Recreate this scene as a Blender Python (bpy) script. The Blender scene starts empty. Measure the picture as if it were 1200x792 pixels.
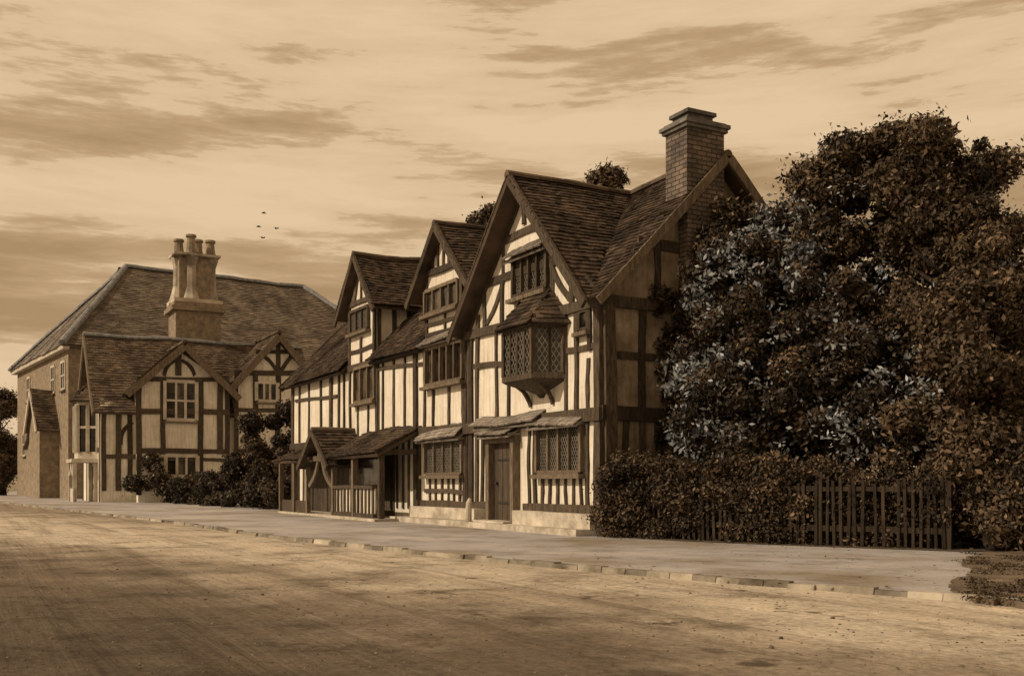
import bpy, bmesh, math, random
import numpy as np
from mathutils import Vector, noise
R = math.radians
random.seed(7); rng = np.random.default_rng(11)
scene = bpy.context.scene
COL = scene.collection

# ------------------------------------------------------------------ frame of the street
EYE, F, U0, V0 = 1.1, 1200.0, 600.0, 566.0
CX, CY = 1.88, 21.29                       # street corner of the big house
DX, DY = -.4819, .8762                     # along the street, away
EX, EY = .8762, .4819                      # back from the street
ROT = math.atan2(-DY, -DX)

def at(u, v, Y):
    return Vector(((u-U0)/F*Y, Y, EYE-(v-V0)/F*Y))
def gnd(u, v):
    return at(u, v, F*EYE/(v-V0))
def fr(u, v, s=0.0):                       # point of a wall along the street -> (distance along, height)
    r = (u-U0)/F; X0 = CX+EX*s; Y0 = CY+EY*s
    t = (X0-r*Y0)/(-DX+r*DY); Y = Y0+DY*t
    return t, EYE-(v-V0)/F*Y
def sd(u, v, t=0.0):                       # point of a wall across the street line -> (distance back, height)
    r = (u-U0)/F; X0 = CX+DX*t; Y0 = CY+DY*t
    s = (r*Y0-X0)/(EX-r*EY); Y = Y0+EY*s
    return s, EYE-(v-V0)/F*Y
def world(t, s, z=0.0):
    return Vector((CX+DX*t+EX*s, CY+DY*t+EY*s, z))

# ------------------------------------------------------------------ materials
def nodes(name):
    m = bpy.data.materials.new(name); m.use_nodes = True
    nt = m.node_tree; b = nt.nodes['Principled BSDF']
    return m, nt, b
def N(nt, kind, **kw):
    n = nt.nodes.new(kind)
    for k, v in kw.items():
        if k in n.inputs: n.inputs[k].default_value = v
        else: setattr(n, k, v)
    return n
def ramp(nt, fac, stops):
    r = nt.nodes.new('ShaderNodeValToRGB')
    el = r.color_ramp.elements
    while len(el) < len(stops): el.new(.5)
    for e, (p, c) in zip(el, stops):
        e.position = p; e.color = (*c, 1) if len(c) == 3 else c
    nt.links.new(fac, r.inputs[0]); return r
def coords(nt, scale=(1,1,1), rot=(0,0,0), out='Object'):
    tc = nt.nodes.new('ShaderNodeTexCoord'); mp = nt.nodes.new('ShaderNodeMapping')
    mp.inputs['Scale'].default_value = scale; mp.inputs['Rotation'].default_value = rot
    nt.links.new(tc.outputs[out], mp.inputs[0]); return mp.outputs[0]
def mix(nt, fac, a, b, mode='MIX'):
    m = nt.nodes.new('ShaderNodeMix'); m.data_type = 'RGBA'; m.blend_type = mode
    if hasattr(fac, 'links'): nt.links.new(fac, m.inputs[0])
    else: m.inputs[0].default_value = fac
    for s, i in ((a, 6), (b, 7)):
        if hasattr(s, 'links'): nt.links.new(s, m.inputs[i])
        else: m.inputs[i].default_value = (*s, 1)
    return m.outputs[2]
def simple(name, c1, c2, scale=4, rough=.8, bump=.2, island=0.0, stretch=(1,1,1), bscale=None, lo=.35, hi=.68, dist=.03, spec=.3):
    m, nt, b = nodes(name)
    v = coords(nt, stretch)
    n = N(nt, 'ShaderNodeTexNoise', Scale=scale, Detail=7.0, Roughness=.65); nt.links.new(v, n.inputs['Vector'])
    r = ramp(nt, n.outputs[0], [(lo, c1), (hi, c2)])
    col = r.outputs[0]
    if island > 0:
        g = nt.nodes.new('ShaderNodeNewGeometry')
        k = ramp(nt, g.outputs['Random Per Island'], [(0, (1-island,)*3), (1, (1+island,)*3)])
        col = mix(nt, 1.0, col, k.outputs[0], 'MULTIPLY')
    nt.links.new(col, b.inputs['Base Color'])
    b.inputs['Roughness'].default_value = rough
    b.inputs['Specular IOR Level'].default_value = spec
    if bump:
        n2 = N(nt, 'ShaderNodeTexNoise', Scale=bscale or scale*6, Detail=6.0); nt.links.new(v, n2.inputs['Vector'])
        bp = N(nt, 'ShaderNodeBump', Strength=bump, Distance=dist)
        nt.links.new(n2.outputs[0], bp.inputs['Height']); nt.links.new(bp.outputs[0], b.inputs['Normal'])
    return m

def plaster_mat(name, base, dirty, amount):
    m, nt, b = nodes(name)
    v = coords(nt)
    n1 = N(nt, 'ShaderNodeTexNoise', Scale=1.3, Detail=8.0, Roughness=.7); nt.links.new(v, n1.inputs['Vector'])
    c = ramp(nt, n1.outputs[0], [(.42-amount*.2, dirty), (.66-amount*.1, base)]).outputs[0]
    vs = coords(nt, (9, 9, .9))
    n2 = N(nt, 'ShaderNodeTexNoise', Scale=1.0, Detail=6.0, Roughness=.6); nt.links.new(vs, n2.inputs['Vector'])
    s = ramp(nt, n2.outputs[0], [(.46, (1,1,1)), (.72, (.62,.57,.48))]).outputs[0]
    c = mix(nt, .8, c, s, 'MULTIPLY')
    n3 = N(nt, 'ShaderNodeTexNoise', Scale=5.5, Detail=9.0, Roughness=.72); nt.links.new(v, n3.inputs['Vector'])
    f = ramp(nt, n3.outputs[0], [(.655, (0,0,0)), (.68, (1,1,1))]).outputs[0]
    c = mix(nt, f, c, (.2,.15,.1))
    nt.links.new(c, b.inputs['Base Color']); b.inputs['Roughness'].default_value = .9
    b.inputs['Specular IOR Level'].default_value = .15
    n4 = N(nt, 'ShaderNodeTexNoise', Scale=9.0, Detail=8.0); nt.links.new(v, n4.inputs['Vector'])
    bp = N(nt, 'ShaderNodeBump', Strength=.5, Distance=.03)
    nt.links.new(n4.outputs[0], bp.inputs['Height']); nt.links.new(bp.outputs[0], b.inputs['Normal'])
    return m

def brick_mat(name, a, c, mortar, w=.3, h=.085):
    m, nt, b = nodes(name)
    tc = nt.nodes.new('ShaderNodeTexCoord'); sp = nt.nodes.new('ShaderNodeSeparateXYZ'); cb = nt.nodes.new('ShaderNodeCombineXYZ')
    ad = N(nt, 'ShaderNodeMath', operation='ADD')
    nt.links.new(tc.outputs['Object'], sp.inputs[0])
    nt.links.new(sp.outputs[0], ad.inputs[0]); nt.links.new(sp.outputs[1], ad.inputs[1])
    nt.links.new(ad.outputs[0], cb.inputs[0]); nt.links.new(sp.outputs[2], cb.inputs[1])
    nz = N(nt, 'ShaderNodeTexNoise', Scale=6.0, Detail=4.0); nt.links.new(tc.outputs['Object'], nz.inputs['Vector'])
    wob = N(nt, 'ShaderNodeVectorMath', operation='MULTIPLY_ADD')
    nt.links.new(nz.outputs[1], wob.inputs[0]); wob.inputs[1].default_value = (.03,.03,.03); nt.links.new(cb.outputs[0], wob.inputs[2])
    br = N(nt, 'ShaderNodeTexBrick', Scale=1.0)
    br.inputs['Brick Width'].default_value = w; br.inputs['Row Height'].default_value = h; br.inputs['Mortar Size'].default_value = .012
    br.inputs['Color1'].default_value = (*a,1); br.inputs['Color2'].default_value = (*c,1); br.inputs['Mortar'].default_value = (*mortar,1)
    nt.links.new(wob.outputs[0], br.inputs['Vector'])
    n1 = N(nt, 'ShaderNodeTexNoise', Scale=2.2, Detail=8.0, Roughness=.7); nt.links.new(tc.outputs['Object'], n1.inputs['Vector'])
    k = ramp(nt, n1.outputs[0], [(.35, (.5,.5,.55)), (.65, (1.2,1.1,1.0))]).outputs[0]
    nt.links.new(mix(nt, 1.0, br.outputs[0], k, 'MULTIPLY'), b.inputs['Base Color'])
    bp = N(nt, 'ShaderNodeBump', Strength=.8, Distance=.02, invert=True)
    nt.links.new(br.outputs['Fac'], bp.inputs['Height']); nt.links.new(bp.outputs[0], b.inputs['Normal'])
    b.inputs['Roughness'].default_value = .9
    return m

M = {}
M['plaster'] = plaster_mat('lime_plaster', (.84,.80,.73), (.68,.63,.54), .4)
M['plaster_side'] = plaster_mat('shade_browned_plaster', (.43,.365,.285), (.22,.175,.125), .1)  # plaster browned and darkened so the end wall's shade sits in its colour
M['plaster_far'] = plaster_mat('tan_plaster', (.82,.78,.70), (.64,.59,.50), .4)
M['timber'] = simple('dark_oak', (.032,.024,.017), (.12,.092,.066), 3, .8, .6, .35, (6,6,1.2))
M['timber_grey'] = simple('weathered_oak', (.09,.07,.05), (.24,.19,.14), 3, .85, .6, .35, (6,6,1.2))
M['tile'] = simple('clay_tile', (.026,.018,.013), (.10,.069,.048), 1.1, .85, .3, .6, bscale=30)
M['tile_far'] = simple('haze_paled_tile', (.06,.044,.032), (.16,.118,.085), .8, .9, .3, .4, bscale=14)  # paled to put distance haze into far roofs; near ridge caps share it
M['tile_hall'] = simple('haze_faded_tile', (.10,.08,.062), (.21,.17,.135), .5, .9, .3, .3, bscale=14)  # lightened further: distance haze over the rear roof is in this colour
M['slate'] = simple('grey_slate', (.20,.178,.16), (.33,.295,.26), .7, .7, .3, .25, bscale=14)
M['lead'] = simple('lead_sheet', (.14,.145,.155), (.30,.31,.325), 3, .55, .15)
M['lattice'] = simple('lead_came', (.13,.12,.10), (.26,.235,.2), 5, .6, .1)
M['stone'] = simple('pale_stone', (.30,.265,.215), (.66,.61,.53), 2.2, .85, .4, .1)
M['door'] = simple('oak_door', (.04,.03,.021), (.10,.076,.055), 2, .7, .5, .25, (9,9,1))
M['brick'] = brick_mat('brown_brick', (.13,.108,.092), (.235,.197,.168), (.05,.042,.035), .27, .1)
M['brick_far'] = brick_mat('brown_brick_wall', (.31,.265,.20), (.38,.325,.25), (.30,.255,.195), .26, .085)
M['pale_render'] = simple('pale_render', (.40,.36,.30), (.66,.61,.53), 1.6, .9, .3)
M['bark'] = simple('bark', (.018,.013,.009), (.06,.043,.029), 2, .95, 1.0, .2, (5,5,.8), dist=.06)
M['picket'] = simple('stained_paling', (.018,.013,.009), (.06,.043,.029), 3, .9, .5, .45, (6,6,1))
M['iron'] = simple('black_iron', (.02,.02,.02), (.05,.045,.04), 6, .5, .2)
g, nt, b = nodes('old_glass')
nz = N(nt, 'ShaderNodeTexNoise', Scale=2.5, Detail=3.0)
nt.links.new(coords(nt), nz.inputs['Vector'])
nt.links.new(ramp(nt, nz.outputs[0], [(.35, (.008,.007,.006)), (.7, (.04,.033,.025))]).outputs[0], b.inputs['Base Color'])
b.inputs['Roughness'].default_value = .12
bp = N(nt, 'ShaderNodeBump', Strength=.35, Distance=.02); nt.links.new(nz.outputs[0], bp.inputs['Height']); nt.links.new(bp.outputs[0], b.inputs['Normal'])
M['glass'] = g
def glass2(name, c1, c2):
    m, nt, b = nodes(name); nz = N(nt, 'ShaderNodeTexNoise', Scale=3.0, Detail=4.0); nt.links.new(coords(nt, (1,1,.5)), nz.inputs['Vector'])
    nt.links.new(ramp(nt, nz.outputs[0], [(.38, c1), (.62, c2)]).outputs[0], b.inputs['Base Color']); b.inputs['Roughness'].default_value = .18
    bp = N(nt, 'ShaderNodeBump', Strength=.4, Distance=.02); nt.links.new(nz.outputs[0], bp.inputs['Height']); nt.links.new(bp.outputs[0], b.inputs['Normal']); return m
M['glass_dim'] = glass2('curtained_glass', (.03,.024,.018), (.13,.105,.078))
def leaf(name, c, var=.5, rough=.6):
    m, nt, b = nodes(name)
    gm = nt.nodes.new('ShaderNodeNewGeometry')
    k = ramp(nt, gm.outputs['Random Per Island'], [(0, tuple(x*(1-var) for x in c)), (.8, c), (1, tuple(min(x*(1+var*1.3), .9) for x in c))])
    nt.links.new(k.outputs[0], b.inputs['Base Color']); b.inputs['Roughness'].default_value = rough
    b.inputs['Specular IOR Level'].default_value = .25
    return m
M['leaf_dark'] = leaf('dark_leaf', (.024,.018,.012))
M['leaf_brown'] = leaf('brown_leaf', (.072,.050,.031))
M['leaf_tan'] = leaf('russet_leaf', (.155,.108,.067))
M['leaf_grey'] = leaf('blue_grey_leaf', (.14,.158,.185), .5)
M['leaf_spray'] = leaf('silvery_leaf', (.27,.29,.315), .5)
M['blossom'] = leaf('pale_blossom', (.55,.5,.42), .3)

# ------------------------------------------------------------------ mesh helpers
class MB:
    def __init__(s): s.v = []; s.f = []; s.m = []
    def add(s, vs, fs, mi=0):
        o = len(s.v); s.v += [tuple(p) for p in vs]; s.f += [tuple(i+o for i in f) for f in fs]; s.m += [mi]*len(fs)
    def build(s, name, mats, parent=None, recalc=True, smooth=False):
        me = bpy.data.meshes.new(name); me.from_pydata(s.v, [], s.f)
        for m in (mats if isinstance(mats, (list, tuple)) else [mats]): me.materials.append(m)
        if any(s.m): me.polygons.foreach_set('material_index', s.m)
        if recalc:
            bm = bmesh.new(); bm.from_mesh(me); bmesh.ops.recalc_face_normals(bm, faces=bm.faces[:]); bm.to_mesh(me); bm.free()
        if smooth: me.polygons.foreach_set('use_smooth', [True]*len(me.polygons))
        me.update()
        o = bpy.data.objects.new(name, me); COL.objects.link(o)
        if parent: o.parent = parent
        return o

def front(a, z, o): return (-a, -o, z)      # wall facing the street: a metres along, o metres out
def side(a, z, o): return (o, a, z)         # wall facing down the street
BOXF = [(0,1,2,3),(7,6,5,4),(0,4,5,1),(1,5,6,2),(2,6,7,3),(3,7,4,0)]
def box(mb, mp, a0, a1, z0, z1, o0, o1, mi=0, j=0.0):
    q = lambda: random.uniform(-j, j)
    pts = [(a0,z0),(a1,z0),(a1,z1),(a0,z1)]
    pts = [(a+q(), z+q()) for a, z in pts]
    mb.add([mp(a,z,o0) for a,z in pts]+[mp(a,z,o1) for a,z in pts], BOXF, mi)
def beam(mb, mp, a0, z0, a1, z1, w, o0=-.03, o1=.05, seg=6, wob=.026, bow=0.0, mi=0):
    da, dz = a1-a0, z1-z0; L = math.hypot(da, dz) or 1; pa, pz = -dz/L, da/L
    if not bow and wob >= .015: bow = random.uniform(-.035, .035)*min(1, L/2)
    ph = random.uniform(0, 50); vs = []; fs = []; od = random.uniform(-.012, .012)
    wj = w*random.uniform(.88, 1.14)
    for i in range(seg+1):
        k = i/seg
        c = noise.noise((ph, k*2.2, 0))*wob + bow*math.sin(math.pi*k)
        h1 = wj/2+noise.noise((ph+9, k*3, 1))*wob; h2 = wj/2+noise.noise((ph+19, k*3, 2))*wob
        a, z = a0+da*k, z0+dz*k
        for (h, o) in ((c+h1, o0), (c-h2, o0), (c-h2, o1+od), (c+h1, o1+od)):
            vs.append(mp(a+pa*h, z+pz*h, o))
    for i in range(seg):
        b = i*4
        for k in range(4): fs.append((b+k, b+(k+1) % 4, b+4+(k+1) % 4, b+4+k))
    fs += [(3,2,1,0), (seg*4, seg*4+1, seg*4+2, seg*4+3)]
    mb.add(vs, fs, mi)
def prism(mb, mp, pts, o0, o1, mi=0):
    n = len(pts)
    mb.add([mp(a,z,o0) for a,z in pts]+[mp(a,z,o1) for a,z in pts],
           [tuple(range(n))[::-1], tuple(range(n, 2*n))]+[(i, (i+1) % n, n+(i+1) % n, n+i) for i in range(n)], mi)
def tube(mb, pts, rads, seg=8, mi=0):
    vs = []; fs = []
    for i, p in enumerate(pts):
        p = Vector(p); d = (Vector(pts[min(i+1, len(pts)-1)])-Vector(pts[max(i-1, 0)])).normalized()
        a = d.orthogonal().normalized(); c = d.cross(a)
        ref = Vector((1,0,0)) if abs(d.x) < .9 else Vector((0,1,0))
        a = (ref-d*ref.dot(d)).normalized(); c = d.cross(a)
        for k in range(seg):
            an = 2*math.pi*k/seg; vs.append(p+(a*math.cos(an)+c*math.sin(an))*rads[i])
    for i in range(len(pts)-1):
        for k in range(seg):
            fs.append((i*seg+k, i*seg+(k+1) % seg, (i+1)*seg+(k+1) % seg, (i+1)*seg+k))
    fs += [tuple(range(seg))[::-1], tuple(range((len(pts)-1)*seg, len(pts)*seg))]
    mb.add(vs, fs, mi)
def inside(p, poly):
    x, y = p; c = False; n = len(poly)
    for i in range(n):
        x1, y1 = poly[i]; x2, y2 = poly[(i+1) % n]
        if (y1 > y) != (y2 > y) and x < (x2-x1)*(y-y1)/(y2-y1)+x1: c = not c
    return c
def warp(p):
    n = noise.noise_vector(Vector(p)*.45)
    return (p[0], p[1]+n.y*.02, p[2]+n.z*.1)
def tiles(mb, P3, tw=.17, course=.135, lift=.03, thick=.09, mi=0, slab=True):
    """A tiled slope: polygon P3 (3D, planar; first edge is the eave). Every tile is a small lipped plate over a solid slab."""
    P3 = [Vector(p) for p in P3]
    Nn = Vector((0,0,0))
    for i in range(len(P3)): Nn += (P3[i]-P3[0]).cross(P3[(i+1) % len(P3)]-P3[0])
    Nn.normalize()
    if Nn.z < 0: Nn = -Nn
    U = Vector((Nn.y, -Nn.x, 0)).normalized(); V = Nn.cross(U)
    if V.z < 0: V = -V
    O = P3[0]; poly = [((p-O).dot(U), (p-O).dot(V)) for p in P3]
    if slab:
        n = len(P3)
        top = [p-Nn*.09 for p in P3]; bot = [p-Nn*(.09+thick) for p in P3]
        mb.add(top+bot, [tuple(range(n)), tuple(range(n, 2*n))[::-1]]+[(i, (i+1) % n, n+(i+1) % n, n+i) for i in range(n)], mi)
    u0 = min(p[0] for p in poly); u1 = max(p[0] for p in poly); v0 = min(p[1] for p in poly); v1 = max(p[1] for p in poly)
    r = 0; v = v0-.03
    while v < v1:
        u = u0-tw*(.5 if r % 2 else 0)
        rowj = random.uniform(-.012, .012)
        while u < u1+tw:
            w = tw*random.uniform(.94, 1.0)
            if inside((u+tw/2, min(max(v+course*.6, v0+.01), v1-.01)), poly):
                dj = random.uniform(-.016, .016)+rowj; lj = lift*random.uniform(.7, 1.5)
                a = max(u, u0); e = min(u+w, u1+.02)
                q = []
                for (x, y, h) in ((a, v+dj, -.02), (e, v+dj, -.02), (a, v+dj, lj), (e, v+dj, lj+random.uniform(-.008, .008)), (a, min(v+course*1.15, v1), .002), (e, min(v+course*1.15, v1), .002)):
                    q.append(warp(O+U*x+V*y+Nn*h))
                mb.add(q, [(0,1,3,2), (2,3,5,4), (0,2,4), (1,5,3)], mi)
            u += tw
        v += course; r += 1
def ridge(mb, p, q, rad=.11, L=.38, mi=0):
    p, q = Vector(p), Vector(q); n = max(1, int((q-p).length/L))
    for i in range(n):
        a = p.lerp(q, i/n); b2 = p.lerp(q, (i+1.06)/n); rr = rad*random.uniform(.94, 1.08)
        a = Vector(warp(a)); b2 = Vector(warp(b2))
        d = (b2-a).normalized(); s = d.cross(Vector((0,0,1))).normalized(); up = s.cross(d)
        vs = []
        for c in (a, b2):
            for k in range(7):
                an = math.pi*(k/6*1.16-.08); vs.append(c+s*math.cos(an)*rr+up*(math.sin(an)*rr-.02))
        mb.add(vs, [(k, k+1, k+8, k+7) for k in range(6)]+[(0,1,2,3,4,5,6), (13,12,11,10,9,8,7)], mi)

def smooth_line(pts, n=14):
    out = []
    P_ = [pts[0]]+pts+[pts[-1]]
    for i in range(1, len(P_)-2):
        for k in range(n):
            t = k/n; a, b, c, d = P_[i-1], P_[i], P_[i+1], P_[i+2]
            out.append(.5*((2*b)+(c-a)*t+(2*a-5*b+4*c-d)*t*t+(3*b-a-3*c+d)*t**3))
    return out+[pts[-1]]
def empty(name, loc, rot, label, cat, group=None):
    o = bpy.data.objects.new(name, None); COL.objects.link(o)
    o.location = loc; o.rotation_euler = (0,0,rot); o['label'] = label; o['category'] = cat
    if group: o['group'] = group
    return o
def tag(o, label=None, cat=None, group=None, kind=None):
    for k, v in (('label', label), ('category', cat), ('group', group), ('kind', kind)):
        if v: o[k] = v
    return o

def window(parent, mp, a0, a1, z0, z1, lights=3, rows=1, lattice=True, proj=.07, fw=.09, mull=.06, sill=True, tm='timber', label=None, dia=.15):
    """Frame with mullions (the part) and, as its sub-parts, the panes, the leaded lattice and the sill."""
    if a0 > a1: a0, a1 = a1, a0
    f = MB()
    beam(f, mp, a0-fw/2, z0-fw/2, a0-fw/2, z1+fw/2, fw, -.02, proj, wob=.006); beam(f, mp, a1+fw/2, z0-fw/2, a1+fw/2, z1+fw/2, fw, -.02, proj, wob=.006)
    beam(f, mp, a0, z0-fw/2, a1, z0-fw/2, fw, -.02, proj-.003, wob=.006); beam(f, mp, a0, z1+fw/2, a1, z1+fw/2, fw, -.02, proj-.003, wob=.006)
    for i in range(1, lights):
        a = a0+(a1-a0)*i/lights; beam(f, mp, a, z0, a, z1, mull, -.02, proj-.012, wob=.004)
    for i in range(1, rows):
        z = z0+(z1-z0)*i/rows; beam(f, mp, a0, z, a1, z, mull, -.02, proj-.018, wob=.004)
    w = f.build('window', M[tm], parent)
    if label: w['label'] = label
    p = MB()
    for i in range(lights):
        x0, x1 = a0+(a1-a0)*i/lights, a0+(a1-a0)*(i+1)/lights
        t1, t2 = random.uniform(-.008, .008), random.uniform(-.008, .008)
        p.add([mp(x0,z0,.015+t1), mp(x1,z0,.015-t1), mp(x1,z1,.015+t2), mp(x0,z1,.015-t2)], [(0,1,2,3)], int(random.random() < .42))
    p.build('pane', [M['glass'], M['glass_dim']], w)
    if lattice:
        l = MB(); hw = dia*.62; hh = dia
        A, Z = a1-a0, z1-z0
        for sg in (1, -1):
            k = -int(Z/hh*hw/hw)-int(A/hw)-3
            c = -Z*hw/hh-A
            while c < A+Z*hw/hh:
                # line a = c + sg*hw/hh*z clipped to the opening
                pts = []
                for i in range(61):
                    z = Z*i/60; a = (c if sg > 0 else c)+sg*hw/hh*z
                    if 0 <= a <= A: pts.append((a, z))
                if len(pts) > 1:
                    (x, y), (x2, y2) = pts[0], pts[-1]
                    dx, dy = x2-x, y2-y; n = math.hypot(dx, dy)
                    if n > .05:
                        px, py = -dy/n*.007, dx/n*.007
                        l.add([mp(a0+x+px, z0+y+py, .028), mp(a0+x-px, z0+y-py, .028), mp(a0+x2-px, z0+y2-py, .028), mp(a0+x2+px, z0+y2+py, .028),
                               mp(a0+x+px, z0+y+py, .036), mp(a0+x-px, z0+y-py, .036), mp(a0+x2-px, z0+y2-py, .036), mp(a0+x2+px, z0+y2+py, .036)], BOXF)
                c += hw
        l.build('lattice', M['lattice'], w)
    if sill:
        s = MB(); box(s, mp, a0-.16, a1+.16, z0-fw-.09, z0-fw, -.02, proj+.1, j=.006); s.build('sill', M['timber_grey'], w)
    return w
def hood(parent, mp, a0, a1, z0, z1, out, name='hood', mat=None):
    """A little tiled pent roof over an opening."""
    h = MB()
    tiles(h, [mp(a0, z0, out), mp(a1, z0, out), mp(a1, z1, .0), mp(a0, z1, .0)], .16, .13, .02, .04)
    for a in (a0+.05, a1-.05): prism(h, lambda x, z, o: mp(a+(x)*.06, z, o), [(0,0)]*0 or [(-.5,z0-.05), (.5,z0-.05), (.5,z0+.0), (-.5,z0+.0)], .0, out-.08)
    return h.build(name, mat or M['slate'], parent)

# ================================================================== THE BIG TIMBER-FRAMED HOUSE
H = empty('timber_framed_house', world(0, 0), ROT, 'long half-timbered house with three street gables and a brick chimney', 'house')
LEN, DEP, EV, RG, YR = 21.9, 6.1, 5.05, 8.32, 3.05
K = (RG-5.0)/(YR+.3)
GA, GAH = 3.25, 3.2                         # right gable: centre, half span
GB, GBH, GBF, GBZ = 7.75, 1.9, 6.38, 8.22    # middle gable: centre, half span, foot, apex
GC, GCH, GCF, GCZ = 14.15, 1.72, 6.72, 8.62  # left gable
# walls
w = MB()
prism(w, lambda a, z, o: (o, a, z), [(0,0),(DEP,0),(DEP,EV),(YR,RG-.12),(0,EV)], -LEN, -.28, 0)
prism(w, front, [(.16,EV-.03),(6.34,EV-.03),(GA,RG-.2)], -.24, .003, 0)
prism(w, front, [(GB-1.2,EV-.1),(GB+1.2,EV-.1),(GB+1.2,7.0),(GB,GBZ-.14),(GB-1.2,7.0)], -2.7, .002, 0)
prism(w, front, [(GC-1.2,EV-.1),(GC+1.2,EV-.1),(GC+1.2,7.2),(GC,GCZ-.14),(GC-1.2,7.2)], -2.7, .002, 0)
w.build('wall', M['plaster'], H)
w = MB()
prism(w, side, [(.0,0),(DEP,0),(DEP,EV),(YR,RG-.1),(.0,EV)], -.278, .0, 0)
tag(w.build('wall', M['plaster_side'], H), 'weathered end wall behind the ivy, plaster browned to carry its shade')
# stone base
p = MB()
box(p, front, -.1, 10.0, 0, .15, 0, .72, j=.01)
box(p, front, -.06, 3.25, .15, .46, 0, .36, j=.012); box(p, front, 5.12, 9.35, .15, .46, 0, .36, j=.012)
p.build('stone_plinth', M['stone'], H)

# timber frame
T = MB()
def fb(u0, v0, u1, v1, w=.16, o1=.05, **k):
    a0, z0 = fr(u0, v0); a1, z1 = fr(u1, v1); beam(T, front, a0, z0, a1, z1, w*.85, -.03, o1, **k)
def stud(u, z0, z1, w=.15, o1=.05, **k):
    a = fr(u, 560)[0]; beam(T, front, a+random.uniform(-.02,.02), z0, a+random.uniform(-.03,.03), z1, w*.82, -.03, o1, **k)
JT = 2.54
beam(T, front, -.05, JT, 10.2, JT+.02, .26, -.03, .13, seg=24, wob=.03); beam(T, front, 10.2, JT+.02, LEN, JT, .24, -.03, .12, seg=24, wob=.03)
beam(T, front, -.05, 4.9, 6.5, 4.93, .24, -.03, .1, seg=14, wob=.03); beam(T, front, 6.5, 4.94, LEN, 4.94, .2, -.03, .08, seg=24, wob=.02)
beam(T, front, .0, .55, 3.25, .55, .16, -.03, .07); beam(T, front, 5.1, .55, 9.6, .55, .16, -.03, .07)
beam(T, front, .125, .46, .125, 4.8, .25, -.03, .07); 
beam(T, front, 6.05, .46, 6.05, 5.0, .2, -.03, .07); beam(T, front, 5.72, .5, 5.66, 5.4, .14); beam(T, front, 6.42, .5, 6.42, 4.85, .17)
beam(T, front, 9.62, .2, 9.66, 4.85, .2, -.03, .07); beam(T, front, 12.72, .2, 12.7, 4.85, .2, -.03, .07); beam(T, front, 17.2, .2, 17.15, 4.85, .22, -.03, .07)
beam(T, front, 21.78, .0, 21.78, 4.85, .24, -.03, .07)
# right gable, ground floor
for u in (621, 628.5, 690, 699): stud(u, .6, 2.42, .12)
for u in (637, 646, 655, 664, 673, 682): stud(u, .6, 1.25, .11)
for u in (566, 572): stud(u, .6, 2.42, .14)
# right gable, first floor
for u in (583, 597, 664, 677): stud(u, 2.65, 4.8, .14)
stud(690, 2.65, 3.75, .13); stud(692, 3.9, 4.8, .12)
fb(655, 412, 703, 403, .15); fb(556, 430, 598, 426, .14)
# right gable, attic
zc = fr(612, 345)[1]
beam(T, front, 1.15, 6.05, 5.35, 6.1, .17)
for a in (1.15, 2.0, 4.35, 5.3): beam(T, front, a, 5.0, a, min(6.0, RG-.35-1.03*abs(a-GA)), .14)
beam(T, front, GA, 7.2, GA, 7.95, .13)
beam(T, front, 2.1, 6.15, 2.1, 7.0, .13); beam(T, front, 4.3, 6.15, 4.3, 7.05, .13)
beam(T, front, 2.05, 7.0, 4.4, 7.0, .16)
beam(T, front, 2.02, 6.05, 1.2, 5.1, .13, bow=.08); beam(T, front, 4.3, 6.05, 5.2, 5.1, .13, bow=-.08)
beam(T, front, .45, 5.03, 1.1, 5.6, .1); 
beam(T, front, .3, 5.1, GA, 8.12, .2, -.03, .06); beam(T, front, 6.2, 5.1, GA, 8.12, .2, -.03, .06)
# middle part, ground floor
for u in (452, 459, 466, 473, 480, 487, 493): stud(u, .35, 2.42, .12)
for u in (548, 552.5): stud(u, .6, 2.42, .12)
for u in (505, 512, 519, 526, 533, 540): stud(u, .62, 1.33, .1)
fb(499, 575, 546, 577, .12)
# middle part, first floor
for u in (449, 462.5, 475, 488.5, 498): stud(u, 2.66, 4.86, .14)
fb(440, 433, 498, 426, .15)
for u in (509, 527, 544): stud(u, 2.66, 3.72, .13)
stud(550, 2.66, 4.86, .14)
# middle gable, attic boards
for z in (5.28, 5.55, 5.82): beam(T, front, GB-1.18, z, GB+1.18, z+random.uniform(-.02,.02), .1)
beam(T, front, GB-1.13, 5.0, GB-1.13, 7.05, .15); beam(T, front, GB+1.13, 5.0, GB+1.13, 7.05, .15)
beam(T, front, GB-.1, 5.3, GB-.1, 5.95, .1)
beam(T, front, GB-1.2, 6.98, GB+1.2, 7.0, .18, -.03, .09)
for d in (-.7, -.35, 0, .35, .7): beam(T, front, GB+d, 7.05, GB+d, 8.05-abs(d)*.98, .1)
# left gable
for u in (398, 404, 411, 444): stud(u, 2.66, 4.86, .14)
for u in (420, 432): stud(u, 2.66, 3.62, .12)
beam(T, front, GC-1.13, 5.0, GC-1.13, 7.1, .15); beam(T, front, GC+1.13, 5.0, GC+1.13, 7.1, .15)
beam(T, front, GC-1.2, 5.5, GC+1.2, 5.5, .13); beam(T, front, GC-1.2, 7.1, GC+1.2, 7.1, .16, -.03, .08)
beam(T, front, GC, 5.0, GC, 5.9, .12); beam(T, front, GC, 7.15, GC, 8.4, .13); beam(T, front, GC-.6, 7.15, GC-.3, 8.0, .11); beam(T, front, GC+.6, 7.15, GC+.3, 8.0, .11)
# far left part
for u in (352, 362.5, 377, 388): stud(u, 2.66, 4.86, .15)
fb(347, 470, 396, 464, .14)
for t in np.arange(19.8, 21.6, .6): beam(T, front, t, .1, t, 2.42, .14)
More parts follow.
